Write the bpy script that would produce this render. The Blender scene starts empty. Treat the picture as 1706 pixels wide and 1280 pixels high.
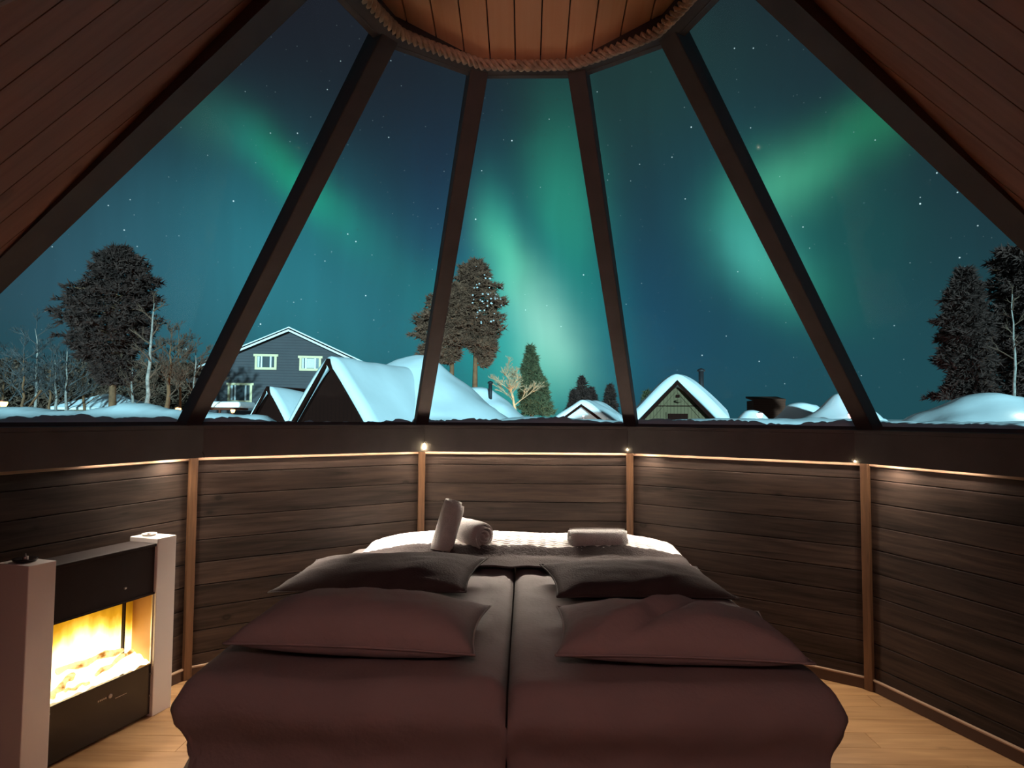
import bpy, bmesh, math, random
from mathutils import Vector, Matrix, noise as mnoise

random.seed(7)
PI = math.pi
C = bpy.context.scene.collection
SC = bpy.context.scene

# ------------------------------------------------------------------ camera
F = 1079.35
PITCH, ROLL, YAW = 0.05195, 0.006826, 0.021079
CAM = Vector((-0.0017, -2.0934, 1.3481))
_r0 = Vector((math.cos(YAW), math.sin(YAW), 0)); _f0 = Vector((-math.sin(YAW), math.cos(YAW), 0)); _u0 = Vector((0, 0, 1))
FW = math.cos(PITCH) * _f0 + math.sin(PITCH) * _u0
_u1 = -math.sin(PITCH) * _f0 + math.cos(PITCH) * _u0
RT = math.cos(ROLL) * _r0 + math.sin(ROLL) * _u1
UP = -math.sin(ROLL) * _r0 + math.cos(ROLL) * _u1
cd = bpy.data.cameras.new('camera'); cam = bpy.data.objects.new('camera', cd); C.objects.link(cam)
cd.sensor_width = 36; cd.sensor_fit = 'HORIZONTAL'; cd.lens = F / 1706 * 36
cd.clip_start = 0.02; cd.clip_end = 2000
m = Matrix.Identity(4)
for i in range(3):
    m[i][0] = RT[i]; m[i][1] = UP[i]; m[i][2] = -FW[i]; m[i][3] = CAM[i]
cam.matrix_world = m
SC.camera = cam
vs = SC.view_settings
vs.view_transform = 'Standard'; vs.look = 'None'; vs.exposure = 0.0; vs.gamma = 1.0; vs.use_curve_mapping = False


def ray(x, y):
    return (x - 853) / F * RT + (640 - y) / F * UP + FW


def onz(x, y, z):
    d = ray(x, y); return CAM + d * ((z - CAM.z) / d.z)


def ony(x, y, Y):
    d = ray(x, y); return CAM + d * ((Y - CAM.y) / d.y)


def onpl(x, y, p0, n):
    d = ray(x, y); return CAM + d * ((p0 - CAM).dot(n) / d.dot(n))


# ------------------------------------------------------------------ sky: night, aurora, stars
AUR = [(340, 190, 70, 35, 45, .007, .039, .022), (410, 230, 55, 22, 50, 0, .052, .041), (465, 275, 60, 22, 52, 0, .095, .027), (520, 330, 60, 24, 50, 0, .13, .05), (590, 395, 70, 26, 42, 0, .04, .02), (720, 490, 70, 40, 35, 0, .021, 0), (300, 400, 220, 140, 0, .007, .069, .092), (560, 540, 200, 110, 10, .008, .099, .11), (100, 450, 160, 120, 0, .009, .005, .01), (400, 520, 250, 110, 0, .005, 0, .013), (480, 400, 120, 90, 40, 0, .055, .061), (830, 400, 70, 26, 80, .016, .257, .15), (860, 460, 70, 30, 60, .061, .228, .091), (900, 530, 55, 32, 60, .126, .126, .13), (915, 580, 50, 38, 70, .15, .25, .15), (900, 640, 70, 60, 0, .019, .199, .125), (860, 550, 80, 70, 0, 0, .209, .126), (945, 230, 110, 30, 85, 0, .03, .021), (940, 340, 90, 45, 80, .01, .168, .088), (960, 450, 90, 45, 70, 0, .071, .022), (870, 500, 170, 120, 60, 0, .015, .083), (1225, 330, 60, 40, 110, 0, .038, .01), (1235, 390, 60, 42, 80, .01, .088, .076), (1270, 440, 60, 38, 40, .04, .22, .16), (1330, 480, 65, 45, 30, 0, .048, .01), (1290, 310, 60, 40, 150, .032, .168, .089), (1350, 280, 60, 40, 150, .019, .131, .063), (1420, 220, 60, 36, 140, 0, .058, .02), (1480, 195, 50, 36, 140, .006, .08, .027), (1320, 380, 120, 100, 0, 0, .048, .021), (1230, 340, 110, 110, 0, 0, 0, .024), (1100, 560, 200, 120, 0, 0, .001, .023), (1080, 150, 160, 160, 0, .002, .017, .006), (1300, 350, 350, 300, 0, 0, .02, .026)]
SKY_BASE = (0.0130, 0.0145, 0.0210)
SKY_GLOW = (0.002, 0.050, 0.058)
world = bpy.data.worlds.new('night_sky'); SC.world = world; world.use_nodes = True
nt = world.node_tree; nt.nodes.clear()


def wn(t, **kw):
    n = nt.nodes.new(t)
    for k, v in kw.items():
        setattr(n, k, v)
    return n


def lk(a, b):
    nt.links.new(a, b)


def wmath(op, a, b=None):
    n = wn('ShaderNodeMath', operation=op)
    for i, v in enumerate((a, b)):
        if v is None: continue
        if isinstance(v, (int, float)): n.inputs[i].default_value = v
        else: lk(v, n.inputs[i])
    return n.outputs[0]


def wvec(op, a, b=None, sc=None):
    n = wn('ShaderNodeVectorMath', operation=op)
    for i, v in enumerate((a, b)):
        if v is None: continue
        if isinstance(v, (tuple, list)): n.inputs[i].default_value = v
        else: lk(v, n.inputs[i])
    if sc is not None:
        if isinstance(sc, (int, float)): n.inputs['Scale'].default_value = sc
        else: lk(sc, n.inputs['Scale'])
    return n


tc = wn('ShaderNodeTexCoord')
sep = wn('ShaderNodeSeparateXYZ'); lk(tc.outputs['Generated'], sep.inputs[0])
dy = wmath('MAXIMUM', sep.outputs[1], 0.02)
u = wmath('DIVIDE', sep.outputs[0], dy); v = wmath('DIVIDE', sep.outputs[2], dy)
comb = wn('ShaderNodeCombineXYZ'); lk(u, comb.inputs[0]); lk(v, comb.inputs[1])
nz = wn('ShaderNodeTexNoise'); nz.inputs['Scale'].default_value = 4.5; nz.inputs['Detail'].default_value = 3; nz.inputs['Roughness'].default_value = .55
lk(comb.outputs[0], nz.inputs['Vector'])
nzc = wvec('SUBTRACT', nz.outputs['Color'], (.5, .5, .5))
nzs = wvec('SCALE', nzc.outputs[0], sc=0.055)
uv = wvec('ADD', comb.outputs[0], nzs.outputs[0]).outputs[0]
acc = None
for (cx, cy, sx, sy, ang, r, g, b) in AUR:
    d0 = ray(cx, cy); cu, cv = d0.x / d0.y, d0.z / d0.y
    mp = wn('ShaderNodeMapping', vector_type='TEXTURE')
    mp.inputs['Location'].default_value = (cu, cv, 0)
    mp.inputs['Rotation'].default_value = (0, 0, -math.radians(ang) + ROLL)
    mp.inputs['Scale'].default_value = (sx / F, sy / F, 1)
    lk(uv, mp.inputs['Vector'])
    dt = wvec('DOT_PRODUCT', mp.outputs[0], mp.outputs[0])
    e = wmath('POWER', 0.60653, dt.outputs['Value'])
    s = wvec('SCALE', (r, g, b), sc=e)
    acc = s.outputs[0] if acc is None else wvec('ADD', acc, s.outputs[0]).outputs[0]
# fine vertical rays and a mask so that the aurora stays on its own side of the sky
mpv = wn('ShaderNodeMapping'); mpv.inputs['Scale'].default_value = (26, 2.2, 1); mpv.inputs['Rotation'].default_value = (0, 0, .12)
lk(uv, mpv.inputs['Vector'])
nr = wn('ShaderNodeTexNoise'); nr.inputs['Scale'].default_value = 1.0; nr.inputs['Detail'].default_value = 2
lk(mpv.outputs[0], nr.inputs['Vector'])
rays = wmath('ADD', wmath('MULTIPLY', nr.outputs['Fac'], .34), .83)
mask = wmath('MULTIPLY', sep.outputs[1], 4.0); mk = wn('ShaderNodeClamp'); lk(mask, mk.inputs[0])
acc = wvec('SCALE', acc, sc=wmath('MULTIPLY', rays, mk.outputs[0])).outputs[0]
# horizon glow, the same all round
el = wmath('MULTIPLY', sep.outputs[2], 6.2)
gl = wmath('POWER', 0.60653, wmath('MULTIPLY', el, el))
acc = wvec('ADD', acc, wvec('SCALE', SKY_GLOW, sc=gl).outputs[0]).outputs[0]
acc = wvec('ADD', acc, SKY_BASE).outputs[0]
# stars
vo = wn('ShaderNodeTexVoronoi', feature='F1'); vo.inputs['Scale'].default_value = 92
lk(tc.outputs['Generated'], vo.inputs['Vector'])
cs = wn('ShaderNodeSeparateColor'); lk(vo.outputs['Color'], cs.inputs[0])
br = wmath('POWER', cs.outputs[0], 9.0)
rad = wmath('ADD', wmath('MULTIPLY', br, .05), .075)
st = wmath('SUBTRACT', 1.0, wmath('DIVIDE', vo.outputs['Distance'], rad)); stc = wn('ShaderNodeClamp'); lk(st, stc.inputs[0])
keep = wmath('GREATER_THAN', cs.outputs[1], .12)
sb = wmath('MULTIPLY', wmath('MULTIPLY', stc.outputs[0], keep), wmath('ADD', wmath('MULTIPLY', br, 1.7), .18))
acc = wvec('ADD', acc, wvec('SCALE', (.62, .85, .9), sc=sb).outputs[0]).outputs[0]
bg = wn('ShaderNodeBackground'); bg.inputs['Strength'].default_value = 1.0
lk(acc, bg.inputs['Color'])
wo = wn('ShaderNodeOutputWorld'); lk(bg.outputs[0], wo.inputs[0])

# ------------------------------------------------------------------ moon, low behind the cabin
md = bpy.data.lights.new('moon', 'SUN'); md.energy = 6.2; md.color = (.42, .86, 1.0); md.angle = math.radians(1.2)
moon = bpy.data.objects.new('moon', md); C.objects.link(moon)
_a, _e = math.radians(8), math.radians(5.5)
to_moon = Vector((math.sin(_a) * math.cos(_e), -math.cos(_a) * math.cos(_e), math.sin(_e)))
moon.rotation_euler = to_moon.to_track_quat('Z', 'Y').to_euler()


# ------------------------------------------------------------------ materials
def newmat(name):
    mt = bpy.data.materials.new(name); mt.use_nodes = True
    t = mt.node_tree; b = t.nodes['Principled BSDF']
    return mt, t, b


def mat(name, col, rough=.7, var=.15, scale=6, bump=0, bscale=None, metal=0, spec=.4, col2=None, coat=0):
    mt, t, b = newmat(name)
    b.inputs['Roughness'].default_value = rough; b.inputs['Metallic'].default_value = metal
    b.inputs['Specular IOR Level'].default_value = spec
    if coat: b.inputs['Coat Weight'].default_value = coat
    tcx = t.nodes.new('ShaderNodeTexCoord')
    n = t.nodes.new('ShaderNodeTexNoise'); n.inputs['Scale'].default_value = scale; n.inputs['Detail'].default_value = 4
    t.links.new(tcx.outputs['Object'], n.inputs['Vector'])
    r = t.nodes.new('ShaderNodeValToRGB')
    c2 = col2 or tuple(min(1, c * (1 + var)) for c in col)
    c1 = tuple(c * (1 - var) for c in col) if not col2 else col
    r.color_ramp.elements[0].position = .3; r.color_ramp.elements[1].position = .7
    r.color_ramp.elements[0].color = (*c1, 1); r.color_ramp.elements[1].color = (*c2, 1)
    t.links.new(n.outputs['Fac'], r.inputs[0]); t.links.new(r.outputs[0], b.inputs['Base Color'])
    if bump:
        n2 = t.nodes.new('ShaderNodeTexNoise'); n2.inputs['Scale'].default_value = bscale or scale * 4; n2.inputs['Detail'].default_value = 5
        t.links.new(tcx.outputs['Object'], n2.inputs['Vector'])
        bp = t.nodes.new('ShaderNodeBump'); bp.inputs['Strength'].default_value = bump; bp.inputs['Distance'].default_value = .02
        t.links.new(n2.outputs['Fac'], bp.inputs['Height']); t.links.new(bp.outputs[0], b.inputs['Normal'])
    return mt


def wood(name, c1, c2, rough=.6, axis='x', freq=60, stretch=14, knots=0.0, bump=.25, rnd=.25, spec=.3):
    """grain along the local axis; each board takes its own piece of the pattern"""
    mt, t, b = newmat(name)
    L = t.links.new
    b.inputs['Roughness'].default_value = rough; b.inputs['Specular IOR Level'].default_value = spec
    tcx = t.nodes.new('ShaderNodeTexCoord'); oi = t.nodes.new('ShaderNodeObjectInfo')
    sh = t.nodes.new('ShaderNodeVectorMath'); sh.operation = 'SCALE'; sh.inputs[0].default_value = (37., 19., 23.); L(oi.outputs['Random'], sh.inputs['Scale'])
    ad = t.nodes.new('ShaderNodeVectorMath'); ad.operation = 'ADD'; L(tcx.outputs['Object'], ad.inputs[0]); L(sh.outputs[0], ad.inputs[1])
    mp = t.nodes.new('ShaderNodeMapping')
    s = [1, 1, 1]
    for i, a in enumerate('xyz'):
        if a == axis: s[i] = 1 / stretch
    mp.inputs['Scale'].default_value = s; L(ad.outputs[0], mp.inputs['Vector'])
    n = t.nodes.new('ShaderNodeTexNoise'); n.inputs['Scale'].default_value = freq; n.inputs['Detail'].default_value = 5; n.inputs['Distortion'].default_value = .6
    L(mp.outputs[0], n.inputs['Vector'])
    n2 = t.nodes.new('ShaderNodeTexNoise'); n2.inputs['Scale'].default_value = freq * .22; n2.inputs['Detail'].default_value = 2
    L(mp.outputs[0], n2.inputs['Vector'])
    mx = t.nodes.new('ShaderNodeMath'); mx.operation = 'MULTIPLY_ADD'; mx.inputs[1].default_value = .55; L(n.outputs['Fac'], mx.inputs[0])
    m2 = t.nodes.new('ShaderNodeMath'); m2.operation = 'MULTIPLY'; m2.inputs[1].default_value = .45; L(n2.outputs['Fac'], m2.inputs[0]); L(m2.outputs[0], mx.inputs[2])
    r = t.nodes.new('ShaderNodeValToRGB'); r.color_ramp.elements[0].position = .36; r.color_ramp.elements[1].position = .62
    r.color_ramp.elements[0].color = (*c1, 1); r.color_ramp.elements[1].color = (*c2, 1)
    L(mx.outputs[0], r.inputs[0])
    out = r.outputs[0]
    if knots:
        mk2 = t.nodes.new('ShaderNodeMapping'); s2 = [1, 1, 1]
        for i, a in enumerate('xyz'):
            if a == axis: s2[i] = .62
        mk2.inputs['Scale'].default_value = s2; L(ad.outputs[0], mk2.inputs['Vector'])
        vo2 = t.nodes.new('ShaderNodeTexVoronoi'); vo2.inputs['Scale'].default_value = 5.5; L(mk2.outputs[0], vo2.inputs['Vector'])
        kr = t.nodes.new('ShaderNodeValToRGB')
        es = kr.color_ramp.elements
        es[0].position = .0; es[0].color = (.45, .45, .45, 1); es[1].position = .16; es[1].color = (0, 0, 0, 1)
        e2 = es.new(.07); e2.color = (1, 1, 1, 1)
        e3 = es.new(.1); e3.color = (.35, .35, .35, 1)
        L(vo2.outputs['Distance'], kr.inputs[0])
        mm = t.nodes.new('ShaderNodeMath'); mm.operation = 'MULTIPLY'; mm.inputs[1].default_value = knots; L(kr.outputs[0], mm.inputs[0])
        mc = t.nodes.new('ShaderNodeMixRGB'); mc.inputs[2].default_value = (c1[0] * .3, c1[1] * .26, c1[2] * .22, 1)
        L(mm.outputs[0], mc.inputs[0]); L(out, mc.inputs[1]); out = mc.outputs[0]
    hv = t.nodes.new('ShaderNodeHueSaturation')
    vv = t.nodes.new('ShaderNodeMath'); vv.operation = 'MULTIPLY_ADD'; vv.inputs[1].default_value = rnd; vv.inputs[2].default_value = 1 - rnd / 2
    L(oi.outputs['Random'], vv.inputs[0]); L(vv.outputs[0], hv.inputs['Value']); L(out, hv.inputs['Color'])
    L(hv.outputs[0], b.inputs['Base Color'])
    bp = t.nodes.new('ShaderNodeBump'); bp.inputs['Strength'].default_value = bump; bp.inputs['Distance'].default_value = .004
    L(mx.outputs[0], bp.inputs['Height']); L(bp.outputs[0], b.inputs['Normal'])
    return mt


def emit(name, col, strength):
    mt = bpy.data.materials.new(name); mt.use_nodes = True
    t = mt.node_tree; t.nodes.clear()
    e = t.nodes.new('ShaderNodeEmission'); e.inputs[0].default_value = (*col, 1); e.inputs[1].default_value = strength
    o = t.nodes.new('ShaderNodeOutputMaterial'); t.links.new(e.outputs[0], o.inputs[0])
    return mt


M = {}
M['wall'] = wood('stained_wall_board', (.014, .0085, .0064), (.062, .040, .030), .62, 'x', 55, 16, .8, .35, .35)
M['lit_mould'] = wood('lit_moulding', (.30, .19, .12), (.46, .31, .21), .5, 'x', 60, 16, 0, .2, .1)  # paler than the walls: the strips' bright line is put into the colour
M['batten'] = wood('stained_batten', (.085, .042, .021), (.17, .088, .043), .55, 'z', 60, 14, 0, .2, .1)
M['fascia'] = mat('dark_fascia_paint', (.088, .077, .075), .6, .1, 8)
M['rafter'] = mat('dark_rafter_paint', (.086, .070, .067), .62, .1, 8)
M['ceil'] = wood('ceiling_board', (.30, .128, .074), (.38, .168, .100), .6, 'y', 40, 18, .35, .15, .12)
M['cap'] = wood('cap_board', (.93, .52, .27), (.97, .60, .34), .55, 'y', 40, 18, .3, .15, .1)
M['backing'] = mat('groove_shadow_backing', (.03, .02, .016), .9, .1)
M['floor'] = wood('laminate_floor', (.29, .150, .060), (.47, .275, .125), .42, 'x', 26, 10, .3, .06, .2, .45)
M['basebd'] = mat('baseboard_stain', (.075, .042, .032), .4, .15)
M['rope'] = mat('hemp_rope', (.72, .54, .38), .85, .25, 30, .5, 200)
M['white_lac'] = mat('white_lacquer', (.80, .75, .70), .35, .02, 3, spec=.5)
M['black'] = mat('black_metal', (.030, .023, .022), .6, .1, 5, spec=.1)
M['blackglass'] = mat('black_glass', (.022, .018, .018), .12, .05, 5, spec=.5)
M['chrome'] = mat('worn_chrome', (.55, .5, .47), .3, .1, 9, metal=.8)
M['sheet'] = mat('mauve_cotton', (.24, .215, .21), .9, .05, 5, .15, 60)
M['pillow'] = mat('rose_pillow_cotton', (.29, .255, .25), .92, .05, 5, .2, 40)
M['darkfab'] = mat('black_cushion_fabric', (.055, .042, .040), .95, .15, 8, .3, 120)
M['mattress'] = mat('mattress_ticking', (.16, .135, .13), .9, .06, 5)
M['bedbase'] = mat('dark_bed_base', (.07, .055, .05), .8, .1, 5)
M['quilt'] = mat('white_quilt', (.80, .77, .74), .9, .04, 8, .1, 80)
M['towel'] = mat('white_terry', (.70, .68, .66), .95, .08, 30, .8, 260)
M['snow'] = mat('snow', (.86, .90, .92), .85, .05, .7, .5, 2.2)
M['led'] = emit('led_strip', (1.0, .84, .68), 115)
M['bulb'] = emit('led_bulb', (1.0, .82, .5), 160)


def glassmat():
    mt = bpy.data.materials.new('window_glass'); mt.use_nodes = True
    t = mt.node_tree; t.nodes.clear()
    tr = t.nodes.new('ShaderNodeBsdfTransparent'); tr.inputs[0].default_value = (.96, .97, .97, 1)
    gl2 = t.nodes.new('ShaderNodeBsdfGlossy'); gl2.inputs['Roughness'].default_value = .02
    lw = t.nodes.new('ShaderNodeLayerWeight'); lw.inputs[0].default_value = .5
    pw = t.nodes.new('ShaderNodeMath'); pw.operation = 'POWER'; pw.inputs[1].default_value = 5; t.links.new(lw.outputs['Facing'], pw.inputs[0])
    fr = t.nodes.new('ShaderNodeMath'); fr.operation = 'MULTIPLY_ADD'; fr.inputs[1].default_value = .25; fr.inputs[2].default_value = .002; t.links.new(pw.outputs[0], fr.inputs[0])
    mx = t.nodes.new('ShaderNodeMixShader'); o = t.nodes.new('ShaderNodeOutputMaterial')
    t.links.new(fr.outputs[0], mx.inputs[0]); t.links.new(tr.outputs[0], mx.inputs[1]); t.links.new(gl2.outputs[0], mx.inputs[2]); t.links.new(mx.outputs[0], o.inputs[0])
    return mt


M['glass'] = glassmat()


# ------------------------------------------------------------------ mesh helpers
def link(name, me, mt=None, parent=None, smooth=False):
    if mt is not None and not me.materials:
        me.materials.append(M[mt] if isinstance(mt, str) else mt)
    if smooth:
        for p in me.polygons: p.use_smooth = True
    o = bpy.data.objects.new(name, me); C.objects.link(o)
    if parent is not None: o.parent = parent
    return o


def pyd(name, vs_, fs, mt=None, parent=None, smooth=False):
    me = bpy.data.meshes.new(name); me.from_pydata([tuple(p) for p in vs_], [], fs); me.update()
    return link(name, me, mt, parent, smooth)


def boxbm(bm, lo, hi, bev=0.0, mtx=None):
    x0, y0, z0 = lo; x1, y1, z1 = hi
    vsx = [bm.verts.new(p) for p in ((x0, y0, z0), (x1, y0, z0), (x1, y1, z0), (x0, y1, z0), (x0, y0, z1), (x1, y0, z1), (x1, y1, z1), (x0, y1, z1))]
    fc = [bm.faces.new([vsx[i] for i in f]) for f in ((3, 2, 1, 0), (4, 5, 6, 7), (0, 1, 5, 4), (1, 2, 6, 5), (2, 3, 7, 6), (3, 0, 4, 7))]
    if bev:
        es = list({e for f in fc for e in f.edges})
        bmesh.ops.bevel(bm, geom=es, offset=bev, segments=2, affect='EDGES', profile=.5)
    if mtx is not None:
        bmesh.ops.transform(bm, matrix=mtx, verts=bm.verts)


def bmobj(name, bm, mt=None, parent=None, smooth=False):
    bmesh.ops.recalc_face_normals(bm, faces=bm.faces)
    me = bpy.data.meshes.new(name); bm.to_mesh(me); bm.free()
    return link(name, me, mt, parent, smooth)


def box(name, lo, hi, mt, parent=None, bev=0.0, mtx=None):
    bm = bmesh.new(); boxbm(bm, lo, hi, bev, mtx)
    return bmobj(name, bm, mt, parent)


def prism(name, poly, d0, d1, mt, parent=None, frame=None, bev=0):
    """polygon (a,b) extruded along c from d0 to d1; frame maps (a,b,c) to space"""
    bm = bmesh.new()
    lo = [bm.verts.new((a, b, d0)) for a, b in poly]; hi = [bm.verts.new((a, b, d1)) for a, b in poly]
    n = len(poly)
    bm.faces.new(lo[::-1]); bm.faces.new(hi)
    for i in range(n): bm.faces.new((lo[i], lo[(i + 1) % n], hi[(i + 1) % n], hi[i]))
    if bev: bmesh.ops.bevel(bm, geom=list(bm.edges), offset=bev, segments=1, affect='EDGES')
    if frame is not None: bmesh.ops.transform(bm, matrix=frame, verts=bm.verts)
    return bmobj(name, bm, mt, parent)


def tubegeo(vs_, fs, pts, rads, seg=6, cap=True):
    b0 = len(vs_)
    n = len(pts)
    for i, p in enumerate(pts):
        p = Vector(p)
        t = (Vector(pts[min(i + 1, n - 1)]) - Vector(pts[max(i - 1, 0)]))
        t = t.normalized() if t.length > 1e-9 else Vector((0, 0, 1))
        a = t.orthogonal().normalized() if abs(t.z) > .95 else t.cross(Vector((0, 0, 1))).normalized()
        b = t.cross(a)
        for k in range(seg):
            an = 2 * PI * k / seg
            vs_.append(p + (a * math.cos(an) + b * math.sin(an)) * rads[i])
    for i in range(n - 1):
        for k in range(seg):
            fs.append((b0 + i * seg + k, b0 + i * seg + (k + 1) % seg, b0 + (i + 1) * seg + (k + 1) % seg, b0 + (i + 1) * seg + k))
    if cap:
        fs.append(tuple(b0 + k for k in range(seg))[::-1]); fs.append(tuple(b0 + (n - 1) * seg + k for k in range(seg)))


def tube(name, pts, rads, mt, parent=None, seg=8, smooth=True):
    v_, f_ = [], []
    if isinstance(rads, (int, float)): rads = [rads] * len(pts)
    tubegeo(v_, f_, pts, rads, seg)
    return pyd(name, v_, f_, mt, parent, smooth)


def lathe(name, prof, mt, parent=None, seg=24, smooth=True, center=(0, 0, 0), noise=0, ns=1.0):
    v_, f_ = [], []
    for (r, z) in prof:
        for k in range(seg):
            a = 2 * PI * k / seg
            rr = r
            p = Vector((rr * math.cos(a), rr * math.sin(a), z))
            if noise and r > 0:
                q = mnoise.noise(Vector((p.x + center[0], p.y + center[1], z)) * ns)
                p += Vector((math.cos(a) * .5, math.sin(a) * .5, .8)) * q * noise
            v_.append(p + Vector(center))
    n = len(prof)
    for i in range(n - 1):
        for k in range(seg):
            f_.append((i * seg + k, i * seg + (k + 1) % seg, (i + 1) * seg + (k + 1) % seg, (i + 1) * seg + k))
    f_.append(tuple(range(seg))[::-1]); f_.append(tuple((n - 1) * seg + k for k in range(seg)))
    return pyd(name, v_, f_, mt, parent, smooth)


def thing(name, label, cat, loc=(0, 0, 0), rz=0, group=None, kind=None):
    o = bpy.data.objects.new(name, None); C.objects.link(o); o.empty_display_size = .1
    o.location = loc; o.rotation_euler = (0, 0, rz)
    return tag(o, label, cat, group, kind)


def tag(o, label, cat=None, group=None, kind=None):
    o['label'] = label
    if cat: o['category'] = cat
    if group: o['group'] = group
    if kind: o['kind'] = kind
    return o


def grid(name, nu, nv, fn, mt, parent=None, smooth=True, closeu=False):
    v_ = [fn(i / (nu - (0 if closeu else 1)), j / (nv - 1)) for j in range(nv) for i in range(nu)]
    f_ = []
    for j in range(nv - 1):
        for i in range(nu if closeu else nu - 1):
            i2 = (i + 1) % nu
            f_.append((j * nu + i, j * nu + i2, (j + 1) * nu + i2, (j + 1) * nu + i))
    return pyd(name, v_, f_, mt, parent, smooth)


# ------------------------------------------------------------------ the cabin shell: a ten-sided hut
R, APO = 2.15, 2.15 * math.cos(PI / 10)
FACW = 2 * R * math.sin(PI / 10)
ZT, ZS = 1.1334, 1.294            # underside of the fascia, bottom of the glass
RS, RR, ZR = 2.2178, 0.7233, 2.8813
D36 = PI / 5
SIDES = {0: 'left', 1: 'back_left', 2: 'back', 3: 'back_right', 4: 'right', 5: 'near_right', 6: 'rear_right', 7: 'rear', 8: 'rear_left', 9: 'near_left'}
WHERE = {0: 'behind the electric fireplace', 1: 'between the fireplace wall and the back wall', 2: 'behind the foot of the bed', 3: 'to the right of the bed foot', 4: 'beside the right edge of the bed',
         5: 'right of the entrance, under the boarded roof', 6: 'beside the entrance on the right', 7: 'with the entrance opening', 8: 'beside the entrance on the left', 9: 'left of the entrance, under the boarded roof'}


def vert(r, z, k):
    a = (k - 2.5) * D36
    return Vector((r * math.sin(a), r * math.cos(a), z))


def facet_frame(k, r=APO, z=0):
    a = (k - 2) * D36
    return Vector((r * math.sin(a), r * math.cos(a), z)), -a


# floor of separate planks
fl = box('floor', (-2.6, -3.6, -.12), (2.6, 2.3, -.02), 'backing')
tag(fl, 'warm oak laminate plank floor of the cabin', 'floor', kind='structure')


def half_width(y):
    """half width of the decagon floor at y"""
    w = 99
    for k in range(10):
        a = (k - 2) * D36
        nx, ny = math.sin(a), math.cos(a)
        if abs(nx) > 1e-6 and nx > 0:
            w = min(w, (APO - ny * y) / nx)
        elif abs(nx) <= 1e-6 and ny * y > APO: return 0
    return w


PW = .129
row = 0
y = -2.03
while y < 2.03:
    y1 = min(y + PW, 2.035)
    hw0, hw1 = half_width(y + .004), half_width(y1 - .004)
    xs = [-3.]
    x = -2.4 + (row * .47) % 1.2
    while x < 2.4:
        xs.append(x); x += 1.2
    xs.append(3.)
    for a, b in zip(xs[:-1], xs[1:]):
        # clip the plank to the decagon
        p0, p1 = max(a + .001, -hw0), min(b - .001, hw0)
        q0, q1 = max(a + .001, -hw1), min(b - .001, hw1)
        if p1 - p0 < .03 and q1 - q0 < .03: continue
        p1 = max(p1, p0 + .002); q1 = max(q1, q0 + .002)
        if p0 >= hw0 or q0 >= hw1: 
            p0 = min(p0, hw0 - .004); q0 = min(q0, hw1 - .004)
        cx_, cy_ = (p0 + p1) / 2, (y + y1) / 2
        o = prism('floor_plank', [(p0 - cx_, y + .0008 - cy_), (p1 - cx_, y + .0008 - cy_), (q1 - cx_, y1 - .0008 - cy_), (q0 - cx_, y1 - .0008 - cy_)], -.02, 0, 'floor', fl)
        o.location = (cx_, cy_, 0)
    y += PW; row += 1
for i in range(6):
    box('floor_plank', (-.66, -2.04 - .2 * (i + 1) + .001, -.02), (.66, -2.04 - .2 * i - .001, 0), 'floor', fl)

# walls: ten facets of horizontal boards
NB, BT = 10, .018
bh = (ZT + .03 - .0) / NB
board_me = None
for k in range(10):
    loc, rz = facet_frame(k)
    w = bpy.data.objects.new('wall_' + SIDES[k], None); C.objects.link(w)
    w.location = loc; w.rotation_euler = (0, 0, rz)
    tag(w, 'dark stained board wall ' + WHERE[k], 'wall', kind='structure')
    if k == 7: 
        box('sheathing', (-FACW / 2, .02, -.05), (-.6, .1, ZS), 'backing', w); box('sheathing', (.6, .02, -.05), (FACW / 2, .1, ZS), 'backing', w)
        continue
    box('sheathing', (-FACW / 2 - .03, .02, -.05), (FACW / 2 + .03, .12, ZS - .012), 'backing', w)
    for j in range(NB):
        if board_me is None:
            bm = bmesh.new(); boxbm(bm, (-FACW / 2 + .004, 0, -bh / 2 + .0016), (FACW / 2 - .004, BT, bh / 2 - .0016), .0025)
            bmesh.ops.recalc_face_normals(bm, faces=bm.faces)
            board_me = bpy.data.meshes.new('wall_board'); bm.to_mesh(board_me); bm.free(); board_me.materials.append(M['wall'])
        o = bpy.data.objects.new('wall_board', board_me); C.objects.link(o); o.parent = w
        o.location = (0, .002, bh * (j + .5))
    if k in (0, 1, 2, 3, 4, 5, 9):
        o = box('top_moulding', (-FACW / 2 + .02, -.010, ZT - .020), (FACW / 2 - .02, .004, ZT + .004), 'lit_mould', w, .003)

for k in range(10):
    if k == 7: continue
    loc, rz = facet_frame(k)
    b = box('baseboard_' + SIDES[k], (-FACW / 2 + .006, -.014, 0), (FACW / 2 - .006, .002, .055), 'basebd', None, .003)
    box('lit_cap_strip', (-FACW / 2 + .012, -.019, .052), (FACW / 2 - .012, 0, .060), 'lit_mould', b, .002)  # added pale strip, paints the lit line along the baseboard top
    b.location = loc; b.rotation_euler = (0, 0, rz)
    tag(b, 'thin stained baseboard ' + WHERE[k], 'baseboard', kind='structure')

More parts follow.
